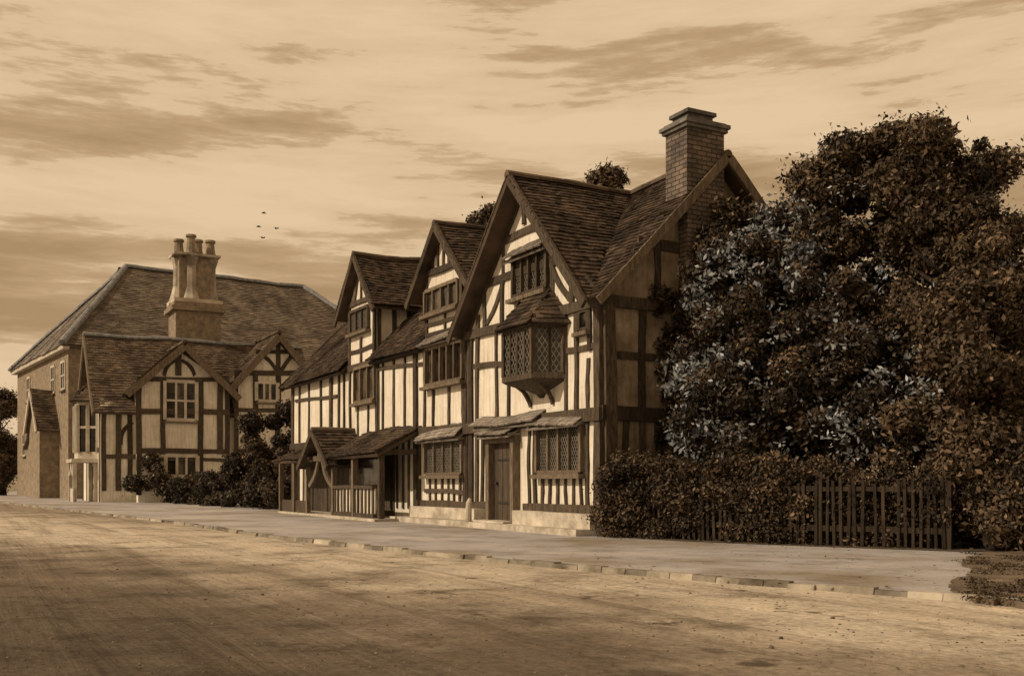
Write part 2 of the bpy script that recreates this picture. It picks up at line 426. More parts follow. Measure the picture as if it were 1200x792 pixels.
# gable cheeks
for (c, zt, y1) in ((GB, 7.0, 1.6), (GC, 7.15, 1.9)):
    for sx in (-1, 1):
        mp = lambda a, z, o: (-(c+sx*(1.2+o)), a, z)
        for yy in (.12, .62, 1.15): beam(T, mp, yy, EV-.2, yy, zt, .13)
        beam(T, mp, 0, zt-.05, y1, zt-.05, .14)
T.build('timber_frame', M['timber'], H)
# end wall timbers
T = MB()
def ss(u, z0, z1, w=.18):
    a = sd(u, 500)[0]; beam(T, side, a, z0, a, z1, w)
beam(T, side, -.05, 4.9, DEP, 4.92, .26, -.03, .09, seg=10, wob=.03)
beam(T, side, -.05, 2.58, DEP, 2.56, .26, -.03, .09, seg=10, wob=.03)
beam(T, side, .1, 3.78, DEP, 3.76, .18, seg=10)
beam(T, side, .1, .5, DEP, .5, .2, -.03, .08)
beam(T, side, .14, .3, .14, 4.8, .26, -.03, .08)
ss(752, 2.65, 4.8, .2); ss(792, .5, 4.8, .22); ss(832, .5, 4.8, .2); ss(872, .5, 4.8, .2)
for u in (733, 752, 770): ss(u, .55, 2.45, .17)
for a in (1.4, 4.7): beam(T, side, a, 5.0, a, 6.3, .16)
beam(T, side, .9, 6.2, 5.2, 6.2, .2); 
tag(T.build('timber_frame', M['timber'], H), 'dark timbers of the shaded end wall')

# roofs
r = MB()
def mainz(y): return 5.0+K*(y+.3)
def P(t, y, z=None): return (-t, y, mainz(y) if z is None else z)
tiles(r, [P(.05,-.3), P(-.38,-.3), P(-.38,YR), P(GA,YR)])
tiles(r, [P(6.6,.12), P(6.45,-.3), P(GA,YR), P(6.6,YR)])
tiles(r, [P(9.05,.1), P(6.6,.1), P(6.6,YR), P(9.05,YR)])
tiles(r, [P(12.9,-.34), P(9.0,-.34), P(9.0,YR), P(12.9,YR)])
tiles(r, [P(15.4,.1), P(12.9,.1), P(12.9,YR), P(15.4,YR)])
tiles(r, [P(LEN+.35,-.4), P(15.36,-.4), P(15.36,YR), P(LEN+.35,YR)])
tiles(r, [(.38,DEP+.3,5.0), (-LEN-.35,DEP+.3,5.0), (-LEN-.35,YR,RG), (.38,YR,RG)], .4, .35)
roof = r.build('roof', M['tile'], H)
rd = MB(); ridge(rd, (.4,YR,RG+.02), (-LEN-.35,YR,RG+.02)); rd.build('ridge_cap', M['tile_far'], roof)
def gable_roof(c, half, foot, apex, y0, yfoot, yridge):
    g = MB()
    for sx in (1, -1):
        tiles(g, [(-(c+sx*half), y0, foot), (-(c+sx*half), yfoot, foot), (-c, yridge, apex), (-c, y0, apex)])
    o = g.build('gable_roof', M['tile'], H)
    q = MB(); ridge(q, (-c, y0, apex+.02), (-c, yridge, apex+.02)); q.build('ridge_cap', M['tile_far'], o)
    return o
gable_roof(GA, GAH, 5.0, RG, -.5, -.3, YR)
gable_roof(GB, GBH, GBF, GBZ, -.34, (GBF-5)/K-.3+.05, (GBZ-5)/K-.3)
gable_roof(GC, GCH, GCF, GCZ, -.34, (GCF-5)/K-.3+.05, YR+.3)
def barge(mp, c, half, foot, apex, out, w=.26, ext=.1, o_in=None, mat='timber'):
    for sx in (1, -1):
        b = MB(); dz = w*.5+.03
        beam(b, mp, c+sx*(half+ext), foot-ext*(apex-foot)/half-dz, c+sx*.03, apex-dz+.02, w, out-.07 if o_in is None else o_in, out, seg=8, wob=.025)
        b.build('bargeboard', M[mat], H)
barge(front, GA, GAH, 5.0, RG, .5, .2, .08)
barge(front, GB, GBH, GBF, GBZ, .34, .17)
barge(front, GC, GCH, GCF, GCZ, .34, .17)
barge(side, YR, YR+.3, 5.0, RG, .42, .2, .05, mat='timber_grey')
mleft = lambda a, z, o: (-LEN-o, a, z)
barge(mleft, YR, YR+.35, 5.0, RG, .36, .26, .05)

# windows
def fwin(u0, u1, v0, v1, **k):
    um = (u0+u1)/2; a0 = fr(u1, 560)[0]; a1 = fr(u0, 560)[0]
    return window(H, front, a0, a1, fr(um, v1)[1], fr(um, v0)[1], **k)
a0, a1 = fr(684, 560)[0], fr(633, 560)[0]
fwin(634, 683, 499, 551, lights=4, proj=.12, tm='timber_grey', label='leaded ground floor window of the right gable')
hood(H, front, a0-.12, a1+.16, fr(658,499)[1]+.04, fr(658,485)[1], .34)
fwin(502, 543, 517, 553, lights=4, proj=.12, tm='timber_grey', label='ground floor window under a pent hood beside the door')
hood(H, front, fr(545,560)[0]-.1, fr(499,560)[0]+.15, fr(522,516)[1]+.04, fr(522,499)[1], .34)
fwin(503, 545, 406, 446, lights=5, lattice=False, proj=.14, tm='timber_grey')
fwin(501, 538, 337, 361, lights=4, lattice=False, proj=.1, tm='timber_grey')
fwin(606, 643, 299, 341, lights=4, proj=.14)
hood(H, front, fr(646,300)[0]-.05, fr(602,300)[0]+.1, fr(625,297)[1], fr(625,284)[1], .3)
fwin(418, 441, 431, 468, lights=3, lattice=False, proj=.12, tm='timber_grey')
fwin(413, 433, 364, 386, lights=3, lattice=True, proj=.1)
fwin(682, 689, 366, 384, lights=1, lattice=False, sill=True, proj=.07)
hood(H, front, GB-1.25, GB+1.3, 5.0, 5.24, .3)
# oriel window
def oriel():
    tc = fr(620, 420, -.35)[0]; z0 = fr(620, 436, -.7)[1]; z1 = fr(620, 384, -.7)[1]
    hw, hw2, out = 1.02, .64, .64
    plan = [(tc-hw, 0), (tc-hw2, out), (tc+hw2, out), (tc+hw, 0)]
    f = MB()
    def pr(pl, za, zb):
        n = len(pl); f.add([front(a, za, o) for a, o in pl]+[front(a, zb, o) for a, o in pl],
            [tuple(range(n)), tuple(range(n, 2*n))]+[(i, (i+1) % n, n+(i+1) % n, n+i) for i in range(n)])
    ex = lambda k: [(tc+(a-tc)*(1+k), o*(1+k*1.2)) for a, o in plan]
    pr(ex(.06), z0-.13, z0); pr(ex(.05), z1, z1+.14)
    # corner posts and mullions
    def post(a, o, w=.09): f.add([front(a+dx*w/2, z, o+do*w/2) for z in (z0-.01, z1+.01) for dx, do in ((-1,-1),(1,-1),(1,1),(-1,1))], BOXF)
    for a, o in plan: post(a, max(o, .05), .11)
    for i in range(1, 4): post(tc-hw2+2*hw2*i/4, out, .065)
    for s in (-1, 1): post(tc+s*(hw+hw2)/2, out/2, .06)
    w = f.build('oriel_window', M['timber'], H); w['label'] = 'projecting leaded oriel window on the right gable'
    pn = MB(); lt = MB()
    for (A, B) in ((plan[0], plan[1]), (plan[1], plan[2]), (plan[2], plan[3])):
        k = .975
        qa = (tc+(A[0]-tc)*k, A[1]*k); qb = (tc+(B[0]-tc)*k, B[1]*k)
        pn.add([front(qa[0], z0, qa[1]), front(qb[0], z0, qb[1]), front(qb[0], z1, qb[1]), front(qa[0], z1, qa[1])], [(0,1,2,3)])
        L = math.hypot(B[0]-A[0], B[1]-A[1]); Z = z1-z0; hw_, hh_ = .1, .16
        ux, uo = (B[0]-A[0])/L, (B[1]-A[1])/L
        nx, no = -uo, ux
        if no < 0 or (abs(no) < 1e-6 and (nx*(A[0]-tc)) < 0): nx, no = -nx, -no
        for sg in (1, -1):
            c = -Z
            while c < L+Z:
                pts = [(c+sg*hw_/hh_*Z*i/40, Z*i/40) for i in range(41)]
                pts = [q for q in pts if 0 <= q[0] <= L]
                if len(pts) > 2:
                    (x, y), (x2, y2) = pts[0], pts[-1]; dx, dy = x2-x, y2-y; n = math.hypot(dx, dy); px, py = -dy/n*.008, dx/n*.008
                    def G(x, y, h): return front(A[0]+ux*x+nx*h, z0+y, A[1]+uo*x+no*h)
                    lt.add([G(x+px,y+py,.0), G(x-px,y-py,.0), G(x2-px,y2-py,.0), G(x2+px,y2+py,.0), G(x+px,y+py,.01), G(x-px,y-py,.01), G(x2-px,y2-py,.01), G(x2+px,y2+py,.01)], BOXF)
                c += hw_*1.25
    pn.build('pane', M['glass'], w); lt.build('lattice', M['lattice'], w)
    rf = MB(); zt = z1+.13; zr = fr(620, 341)[1]; e = ex(.2)
    e = [(a, o+.02) for a, o in e]
    top = [(tc-.42, .0), (tc+.42, .0)]
    tp = lambda a, o, z: front(a, z, o)
    tiles(rf, [tp(e[1][0], e[1][1], zt), tp(e[2][0], e[2][1], zt), tp(top[1][0], .02, zr), tp(top[0][0], .02, zr)], .17, .14, .025, .05)
    tiles(rf, [tp(e[0][0], -.0, zt), tp(e[1][0], e[1][1], zt), tp(top[0][0], .02, zr)], .17, .14, .025, .05)
    tiles(rf, [tp(e[3][0], -.0, zt), tp(e[2][0], e[2][1], zt), tp(top[1][0], .02, zr)], .17, .14, .025, .05)
    rf.build('roof', M['tile'], w)
    br = MB(); lv = [(1.06, z0-.13), (.98, z0-.17), (.72, z0-.25), (.4, z0-.33), (.16, z0-.42), (.08, z0-.5)]
    for (k, z), (k2, z2) in zip(lv[:-1], lv[1:]):
        q = [(tc+(a-tc)*k, o*k) for a, o in plan]; q2 = [(tc+(a-tc)*k2, o*k2) for a, o in plan]
        br.add([front(a, z, o) for a, o in q]+[front(a, z2, o) for a, o in q2], [(i, (i+1) % 4, 4+(i+1) % 4, 4+i) for i in range(4)]+[(0,1,2,3), (7,6,5,4)])
    for s in (-1, 1): beam(br, lambda a, z, o: front(tc+s*.5+o, z, a), .02, z0-.66, .4, z0-.2, .09, -.05, .05, bow=.06)
    br.build('bracket', M['timber'], w)
oriel()

# door
ta, tb = 3.52, 4.92
zd = fr(594, 519)[1]
d = MB()
for i in range(5):
    q0 = ta+.14+(tb-ta-.28)*i/5; q1 = ta+.14+(tb-ta-.28)*(i+1)/5
    box(d, front, q0+.006, q1-.006, .17, zd, -.02, .018+random.uniform(0,.012))
dd = d.build('door', M['door'], H)
for z in (.6, 1.65):
    h = MB(); box(h, front, ta+.16, tb-.35, z, z+.05, .01, .045); h.build('hinge', M['iron'], dd)
h = MB(); tube(h, [front(tb-.34, 1.1, .03), front(tb-.34, 1.1, .1)], [.03,.045], 10); h.build('handle', M['iron'], dd)
f = MB()
beam(f, front, ta+.06, .16, ta+.06, zd+.1, .16, -.03, .2, wob=.008); beam(f, front, tb-.06, .16, tb-.06, zd+.1, .16, -.03, .2, wob=.008)
beam(f, front, ta-.05, zd+.09, tb+.05, zd+.09, .18, -.03, .2, wob=.008)
f.build('door_frame', M['timber_grey'], H)
hood(H, front, ta-.08, tb+.1, zd+.22, zd+.45, .42)
hood(H, front, fr(640,490)[0], fr(566,490)[0], JT-.02, JT+.22, .36)
s = MB(); box(s, front, ta-.1, tb+.1, .148, .19, .0, .5, j=.01); s.build('doorstep', M['stone'], H)
s = MB(); tube(s, [front(tb+.25, .15, .55), front(tb+.25, .62, .53), front(tb+.25, .72, .5)], [.09,.07,.04], 10); s.build('boot_post', M['stone'], H)

# chimney on the end wall
cm = MB(); s0, s1 = 1.98, 3.0
side_y = lambda a, z, o: side(a, z, o)
box(cm, side, s0, s1, 3.2, 8.86, -.45, .3)
box(cm, side, 1.98, 3.3, 0, 4.6, -.1, .34)
prism(cm, side, [(1.98,4.6),(3.3,4.6),(3.0,5.4),(1.98,5.4)], -.1, .335)
ch = cm.build('chimney', M['brick'], H)
cp = MB()
box(cp, side, s0-.06, s1+.06, 8.76, 8.84, -.51, .36, j=.012); box(cp, side, s0-.11, s1+.11, 8.84, 8.92, -.56, .41, j=.015)
box(cp, side, s0-.04, s1+.04, 8.92, 8.98, -.48, .33, j=.01)
box(cp, side, s0+.12, s1-.22, 8.98, 9.12, -.36, .18, j=.012); box(cp, side, s0+.06, s1-.16, 9.12, 9.19, -.42, .24, j=.012)
cp.build('chimney_cap', simple('sooty_stone', (.06,.055,.05), (.22,.21,.2), 3, .9, .6), ch)

# porch shed with palings
q = 1.2
def lean(t0, t1):
    po = bpy.data.objects.new('lean_to_porch', None); COL.objects.link(po); po.parent = H; po['label'] = 'pent roofed porch with pale palings'
    g = MB(); tiles(g, [front(t0-.25, 2.0, q+.22), front(t1+.1, 2.0, q+.22), front(t1+.1, 2.78, 0), front(t0-.25, 2.78, 0)], .18, .16)
    g.build('roof', M['tile'], po)
    for t in (t0, (t0+t1)/2+.1, t1):
        m = MB(); beam(m, front, t, .0, t+random.uniform(-.04,.04), 2.0, .16, q-.12, q+.04, wob=.02); m.build('post', M['timber_grey'] if t > t0 else M['timber'], po)
    m = MB(); beam(m, front, t0-.1, 1.96, t1+.1, 1.96, .18, q-.11, q+.05); 
    beam(m, lambda a, z, o: front(t0+o, z, a), 0, 2.0, q, 1.98, .16, -.08, .06)
    beam(m, lambda a, z, o: front(t0+o, z, a), 0, 2.6, q+.2, 1.98, .14, -.2, -.12)
    m.build('rail', M['timber'], po)
    m = MB(); box(m, front, t0+.5, t1, .1, .95, q-.09, q-.04); m.build('railing', M['plaster'], po)
    m = MB()
    for t in np.arange(t0+.6, t1, .3): beam(m, front, t, .12, t, .95, .13, q-.06, q+.0, wob=.01)
    beam(m, front, t0+.5, .98, t1, .98, .1, q-.1, q+.03); beam(m, front, t0+.4, .12, t1, .12, .16, q-.1, q+.05)
    m.build('paling', M['timber'], po)
    m = MB(); box(m, front, t0+.9, t1-.2, 1.05, 1.9, q-.5, q-.48); m.build('pane', M['glass'], po)
    m = MB(); box(m, front, t0-.25, t1, .0, .09, 0, q+.25); m.build('step', M['stone'], po)
lean(9.5, 13.55)
def gporch():
    po = bpy.data.objects.new('gabled_porch', None); COL.objects.link(po); po.parent = H; po['label'] = 'small gabled porch with arched timber entrance'
    c, hf, ft, ap, yo = 14.85, 1.5, 1.72, 2.86, 1.5
    g = MB()
    for sx in (1, -1): tiles(g, [front(c+sx*hf, ft, yo), front(c+sx*hf, ft, 0), front(c, ap, 0), front(c, ap, yo)], .18, .16)
    tiles(g, [front(c+.6, 1.98, q+.15), front(20.0, 1.98, q+.15), front(19.4, 2.62, 0), front(c+.6, 2.62, 0)], .18, .16)
    rf = g.build('roof', M['tile'], po)
    g = MB(); ridge(g, front(c, ap, yo), front(c, ap, 0)); g.build('ridge_cap', M['tile_far'], rf)
    for sx in (1, -1):
        m = MB(); beam(m, front, c+sx*(hf+.05), ft-.14, c, ap-.1, .2, yo-.04, yo+.03, wob=.015); m.build('bargeboard', M['timber'], po)
    for t in (13.5, 16.2, 17.7, 19.35):
        m = MB(); beam(m, front, t, 0, t, 1.9, .15, q-.1, q+.05, wob=.02); m.build('post', M['timber_grey'], po)
    m = MB()
    for sx in (1, -1): beam(m, front, c+sx*1.2, 1.0, c+sx*.1, 2.2, .16, q-.06, q+.02, bow=.22*sx, seg=8)
    beam(m, front, 13.4, 1.88, 19.4, 1.9, .16, q-.1, q+.04, seg=10)
    m.build('arch_brace', M['timber_grey'], po)
    m = MB(); box(m, front, 16.3, 19.3, .05, .5, q-.08, q-.02); m.build('railing', M['timber'], po)
    m = MB(); box(m, front, 14.1, 15.6, .1, 2.0, .04, .08); m.build('door', M['door'], po)
    m = MB(); x_ = 11.3
    while x_ < 19.5:
        box(m, front, x_, x_+.2, .08, 2.4, -.01, .03+random.uniform(0,.008)); x_ += .206
    m.build('boarding', M['timber'], po)
    m = MB(); box(m, front, 13.4, 19.4, 0, .08, 0, q+.1); m.build('step', M['stone'], po)
gporch()

# ================================================================== THE LODGE WITH TWO GABLES
TL, SL = 44.3, -4.4
Lg = empty('half_timbered_lodge', world(TL, SL), ROT, 'tan half-timbered lodge with two gables and clustered tall chimney shafts', 'house')
def ls(u, v, dt=0):
    s, z = sd(u, v, TL-dt); return s-SL, z
w = MB(); WL = 12.8; DT = 8.4; EL, RL = 5.5, 10.0
prism(w, front, [(0,0),(DT,0),(DT,EL),(DT/2,RL-.15),(0,EL)], -WL, 0)
g1a, g1b, g1c, g1e, g1z = ls(162,0,1)[0], ls(266,0,1)[0], ls(210,0,1)[0], 6.85, 9.15
g1c = (g1a+g1b)/2
g2a, g2b, g2e, g2z = ls(276,0,.4)[0], 12.6, 7.3, 10.2; g2c = (g2a+g2b)/2
def cross(a, b, c, e, z, out, back): prism(w, side, [(a,0),(b,0),(b,e),(c,z-.15),(a,e)], -back, out)
cross(g1a, g1b, g1c, g1e, g1z, 1.0, 4.2); cross(g2a, g2b, g2c, g2e, g2z, .4, 4.2)
w.build('wall', M['plaster_far'], Lg)
T = MB()
def lt(u0, v0, u1, v1, dt, w=.22, **k):
    a0, z0 = ls(u0, v0, dt); a1, z1 = ls(u1, v1, dt); beam(T, side, a0, z0, a1, z1, w, dt-.03, dt+.06, **k)
for u in (163, 191, 235, 258, 266): lt(u, 445, u, 532, 1, .3)
for v in (444, 482, 528): lt(160, v, 268, v+1, 1, .28)
lt(160, 538, 268, 539, 1, .2)
lt(163, 580, 163, 530, 1, .3); lt(235, 580, 235, 530, 1, .3); lt(266, 580, 266, 530, 1, .3)
lt(209, 410, 209, 440, 1, .3)
lt(192, 440, 206, 422, 1, .2, bow=.15); lt(228, 440, 212, 422, 1, .2, bow=-.15)
lt(163, 446, 209, 408, 1, .24); lt(266, 446, 209, 408, 1, .24)
for u in (277, 299, 326, 345): lt(u, 438, u, 535, .4, .3)
for v in (436, 480, 528): lt(274, v, 350, v+1, .4, .26)
lt(326, 390, 326, 440, .4, .3); lt(300, 412, 345, 412, .4, .22); lt(300, 412, 324, 434, .4, .2, bow=.15); lt(345, 412, 329, 434, .4, .2)
beam(T, side, g2a, g2e, g2c, g2z-.3, .24, .37, .46); beam(T, side, g2b, g2e, g2c, g2z-.3, .24, .37, .46)
for u in (122, 139, 152): lt(u, 484, u, 575, 0, .28)
lt(120, 535, 160, 535, 0, .26); lt(120, 484, 160, 484, 0, .2); lt(141, 520, 155, 495, 0, .2, bow=.2)
for a in (.2, 2.2, 4.2, 6.2, 8.2): beam(T, front, a, 0, a, EL if a in (.2, 8.2) else RL-.4-abs(a-4.2)*1.05, .28)
for z in (3.0, 5.4, 7.2): beam(T, front, .1 if z < 6 else 1.8, z, 8.3 if z < 6 else 6.6, z, .28)
T.build('timber_frame', M['timber'], Lg)
r = MB()
tiles(r, [(.35,-.4,EL-.35), (.35,WL+.2,EL-.35), (-DT/2,WL+.2,RL), (-DT/2,-.4,RL)], .3, .22, .045)
tiles(r, [(-DT-.35,-.4,EL-.35), (-DT-.35,WL+.2,EL-.35), (-DT/2,WL+.2,RL), (-DT/2,-.4,RL)], .3, .22, .045)
ro = r.build('roof', M['tile_far'], Lg)
q_ = MB(); ridge(q_, (-DT/2,-.45,RL+.03), (-DT/2,WL+.2,RL+.03), .17, .5); q_.build('ridge_cap', M['lead'], ro)
def lgable(a, b, e, z, out, ext=.65):
    c = (a+b)/2; k = (z-e)/((b-a)/2); g = MB()
    for sx in (-1, 1):
        ed = c+sx*((b-a)/2+ext); zf = e-k*ext
        tiles(g, [(out+.5, ed, zf), (-3.2, ed, zf), (-4.2, c, z), (out+.5, c, z)], .3, .22, .045)
    o = g.build('gable_roof', M['tile_far'], Lg)
    m = MB(); ridge(m, (out+.5, c, z+.03), (-4.2, c, z+.03), .16, .5); m.build('ridge_cap', M['tile_far'], o)
    for sx in (-1, 1):
        m = MB(); ed = c+sx*((b-a)/2+ext); zf = e-k*ext
        beam(m, side, ed, zf-.22, c, z-.2, .36, out+.42, out+.52, seg=8, wob=.03); m.build('bargeboard', M['timber_grey'], Lg)
lgable(g1a, g1b, g1e, g1z, 1.0); lgable(g2a, g2b, g2e, g2z, .4, .5)
for sx in (-1, 1):
    m = MB(); beam(m, front, DT/2+sx*(DT/2+.3), EL-.5, DT/2, RL-.2, .34, .36, .46, seg=8, wob=.03); m.build('bargeboard', M['timber_grey'], Lg)
def lwin(u0, u1, v0, v1, dt, **k):
    mp = lambda a, z, o: side(a, z, o+dt)
    return window(Lg, mp, ls(u0,0,dt)[0], ls(u1,0,dt)[0], ls((u0+u1)/2,v1,dt)[1], ls((u0+u1)/2,v0,dt)[1], lattice=False, fw=.2, mull=.13, proj=.12, tm='pale_render', **k)
lwin(195, 228, 449, 490, 1, lights=3, rows=2); lwin(196, 229, 536, 556, 1, lights=3, rows=1); lwin(302, 323, 450, 468, .4, lights=3, rows=1)
# bay window on the street gable
bw = MB(); bz0, bz1, c = 2.9, 5.6, 2.6
plan = [(c-1.5, 0), (c-.9, 1.0), (c+.9, 1.0), (c+1.5, 0)]
def ring(mbx, pl, za, zb):
    n = len(pl); mbx.add([front(a, za, o) for a, o in pl]+[front(a, zb, o) for a, o in pl], [tuple(range(n)), tuple(range(n, 2*n))]+[(i, (i+1) % n, n+(i+1) % n, n+i) for i in range(n)])
ring(bw, plan, bz0-.4, bz0); ring(bw, plan, bz1, bz1+.3)
for a, o in plan+[(c, 1.0), (c-1.2, .5), (c+1.2, .5), (c-.45, 1.0), (c+.45, 1.0)]:
    bw.add([front(a+dx*.09, z, o+do*.09) for z in (bz0-.01, bz1+.01) for dx, do in ((-1,-1),(1,-1),(1,1),(-1,1))], BOXF)
ring(bw, [(c+(a-c)*1.02, o*1.02) for a, o in plan], (bz0+bz1)/2, (bz0+bz1)/2+.14)
bo = bw.build('bay_window', M['pale_render'], Lg)
m = MB()
for A, B in zip(plan[:-1], plan[1:]):
    m.add([front(c+(A[0]-c)*.96, z, A[1]*.96) for z in (bz0, bz1)]+[front(c+(B[0]-c)*.96, z, B[1]*.96) for z in (bz1, bz0)], [(0,1,2,3)])
m.build('pane', M['glass'], bo)
m = MB(); e = [(c+(a-c)*1.2, o*1.25) for a, o in plan]; zt, zr = bz1+.3, bz1+1.7
tiles(m, [front(e[1][0],zt,e[1][1]), front(e[2][0],zt,e[2][1]), front(c+.3,zr,.02), front(c-.3,zr,.02)], .3, .22, .045)
tiles(m, [front(e[0][0],zt,0), front(e[1][0],zt,e[1][1]), front(c-.3,zr,.02)], .3, .22, .045); tiles(m, [front(e[3][0],zt,0), front(e[2][0],zt,e[2][1]), front(c+.3,zr,.02)], .3, .22, .045)
m.build('roof', M['tile_far'], bo)
m = MB(); [box(m, front, a, a+.2, 0, 2.3, o, o+.2) for a in (1.2, 3.65) for o in (.0, 1.1)]; box(m, front, 1.0, 4.05, 2.3, 2.5, 0, 1.4); box(m, front, 1.2, 3.85, .0, .8, 1.14, 1.22)
for sx in (-1, 1): beam(m, front, 2.525+sx*1.05, 1.6, 2.525, 2.35, .2, 1.1, 1.3, bow=.2*sx)
m.build('porch', M['pale_render'], Lg)
m = MB(); box(m, front, 1.9, 3.1, .02, 2.1, .02, .06); m.build('door', M['door'], Lg)
# clustered chimney
ca, cs = DT/2+1.5, sd(228, 300, TL+5.7)[0]-SL
zof = lambda v: sd(228, v, TL+5.7)[1]
M['shaft'] = simple('grimy_render', (.22,.19,.155), (.58,.52,.44), .9, .9, .3, .25)
m = MB()
box(m, side, cs-1.4, cs+1.4, 8.5, zof(368), -ca-1.2, -ca+1.2); box(m, side, cs-1.65, cs+1.65, zof(368), zof(363), -ca-1.45, -ca+1.45); box(m, side, cs-1.5, cs+1.5, zof(363), zof(358), -ca-1.3, -ca+1.3); box(m, side, cs-1.08, cs+1.08, zof(358), zof(303), -ca-.62, -ca+.62)
chim = m.build('chimney', M['brick_far'], Lg)
m = MB(); offs = [(-.95,-.2), (-.32,.5), (.32,-.5), (.95,.2)]
for (dy, dx) in offs:
    for (z0_, z1_, ra, rb) in ((zof(358), zof(352), .62, .58), (zof(352), zof(338), .55, .36), (zof(338), zof(314), .36, .34), (zof(314), zof(305), .34, .5), (zof(305), zof(300), .5, .46)):
        tube(m, [(-ca+dx, cs+dy, z0_), (-ca+dx, cs+dy, z1_)], [ra, rb], 8)
box(m, side, cs-1.45, cs+1.45, zof(303), zof(300.5), -ca-1.0, -ca+1.0)
box(m, side, cs-1.5, cs+1.5, zof(358.5), zof(354), -ca-1.3, -ca+1.3)
m.build('chimney_shaft', M['shaft'], chim)
for i, (dy, dx) in enumerate(offs):
    m = MB(); zt = zof((282, 278, 279, 281)[i])
    tube(m, [(-ca+dx, cs+dy, zof(301)), (-ca+dx, cs+dy, zof(290)), (-ca+dx, cs+dy, zt-.15), (-ca+dx, cs+dy, zt-.15), (-ca+dx, cs+dy, zt)], [.36,.27,.25,.34,.32], 10)
    m.build('chimney_pot', M['brick_far'], chim)

# ================================================================== THE TALL HIPPED HOUSE BEHIND
ang = R(34.8)
Kp = at(80, 566, 72); Kp.z = 0
B = empty('hipped_roof_house', Kp, ang-R(90), 'tall brown house with a large hipped roof behind the lodge', 'house')
# local: x right along... house frame: front(a,z,o): a metres away along the street, side wall y back
WB, DB, EB, RB = 29.0, 20.5, 11.0, 18.8
w = MB(); prism(w, front, [(0,0),(DB,0),(DB,EB),(0,EB)], -WB, 0)
w.build('wall', M['brick_far'], B)
r = MB(); hL, hR = 6.5, 7.0; ov = .5
c0, c1, c2, c3 = front(-ov,EB-.2,ov), front(DB+ov,EB-.2,ov), front(DB+ov,EB-.2,-WB-ov), front(-ov,EB-.2,-WB-ov)
rl, rr = front(DB/2, RB, -hL), front(DB/2, RB, -WB+hR)
tiles(r, [c0, c3, rr, rl], .4, .3, .05); tiles(r, [c1, c2, rr, rl], .8, .7, .05); tiles(r, [c2, c3, rr], .8, .6, .05)
ro = r.build('roof', M['tile_hall'], B)
r = MB(); tiles(r, [c0, c1, rl], .4, .3, .05); tag(r.build('roof', M['slate'], B), 'paler grey hip slope facing the street')
m = MB()
for a_, b_ in ((rl, rr), (c0, rl), (c1, rl), (c3, rr)): ridge(m, Vector(a_)+Vector((0,0,.08)), Vector(b_)+Vector((0,0,.08)), .24, .8)
m.build('ridge_cap', M['lead'], ro)
m = MB(); beam(m, front, -.4, EB-.35, DB+.4, EB-.35, .35, .0, .45, seg=3); m.build('gutter', M['pale_render'], B)
for a in (1.0, 4.6, 14.5):
    window(B, front, a, a+1.3, 7.9, 9.7, lights=2, rows=2, lattice=False, fw=.16, mull=.1, tm='pale_render')
for a in (12.5, 16.5): window(B, front, a, a+1.2, 3.5, 5.2, lights=2, rows=2, lattice=False, fw=.16, mull=.1, tm='pale_render')
# gabled projection on the street wall
m = MB(); prism(m, front, [(3.2,0),(7.2,0),(7.2,5.3),(5.2,7.9),(3.2,5.3)], 0, 1.3)
prism(m, front, [(7.2,0),(9.4,0),(9.4,3.9),(7.2,4.9)], 0, 1.1)
pj = m.build('projecting_wing', M['brick_far'], B)
m = MB()
for sx in (1, -1): tiles(m, [front(5.2+sx*2.4, 4.95, 1.6), front(5.2+sx*2.4, 4.95, 0), front(5.2, 8.05, 0), front(5.2, 8.05, 1.6)], .32, .24, .045)
tiles(m, [front(9.7,3.85,1.35), front(9.7,3.85,0), front(7.2,5.05,0), front(7.2,5.05,1.35)], .32, .24, .045)
m.build('roof', M['tile_far'], pj)
m = MB()
for sx in (1, -1): beam(m, front, 5.2+sx*2.45, 4.75, 5.2, 7.85, .3, 1.56, 1.66)
m.build('bargeboard', M['pale_render'], pj)

# ================================================================== PLANTS
def leaves(clumps, n, size, mats, wts, core=True, flat=.0, per_clump=True):
    """Leaf plates spread through clumps (centre, radii). Returns vert, face, material arrays."""
    cl = np.array([[*c, *(r if hasattr(r, '__len__') else (r,)*3)] for c, r in clumps], float)
    vol = cl[:,3]*cl[:,4]+cl[:,3]*cl[:,5]; pr = vol/vol.sum()
    idx = rng.choice(len(cl), n, p=pr)
    d = rng.normal(size=(n,3)); d /= np.linalg.norm(d, axis=1)[:,None]
    rad = rng.random(n)**.36*rng.uniform(.85,1.22,n)
    rad = np.where(rng.random(n) < .09, rad*rng.uniform(1.1,1.75,n), rad)
    pos = cl[idx,:3]+d*cl[idx,3:6]*rad[:,None]
    nr = d+rng.normal(size=(n,3))*.75; nr /= np.linalg.norm(nr, axis=1)[:,None]
    ax = np.cross(nr, rng.normal(size=(n,3))); ax /= np.linalg.norm(ax, axis=1)[:,None]; bx = np.cross(nr, ax)
    L = size*rng.uniform(.6, 1.5, n)[:,None]; W = L*rng.uniform(.35, .6, n)[:,None]
    v = np.stack([pos-ax*L*.5, pos+bx*W*.5-nr*L*.06, pos+ax*L*.5, pos-bx*W*.5-nr*L*.06], 1).reshape(-1,3)
    mats_c = rng.choice(len(wts), len(cl), p=np.array(wts)/sum(wts))
    mi = np.where(rng.random(n) < .55, mats_c[idx], rng.choice(len(wts), n, p=np.array(wts)/sum(wts)))
    return v, mi
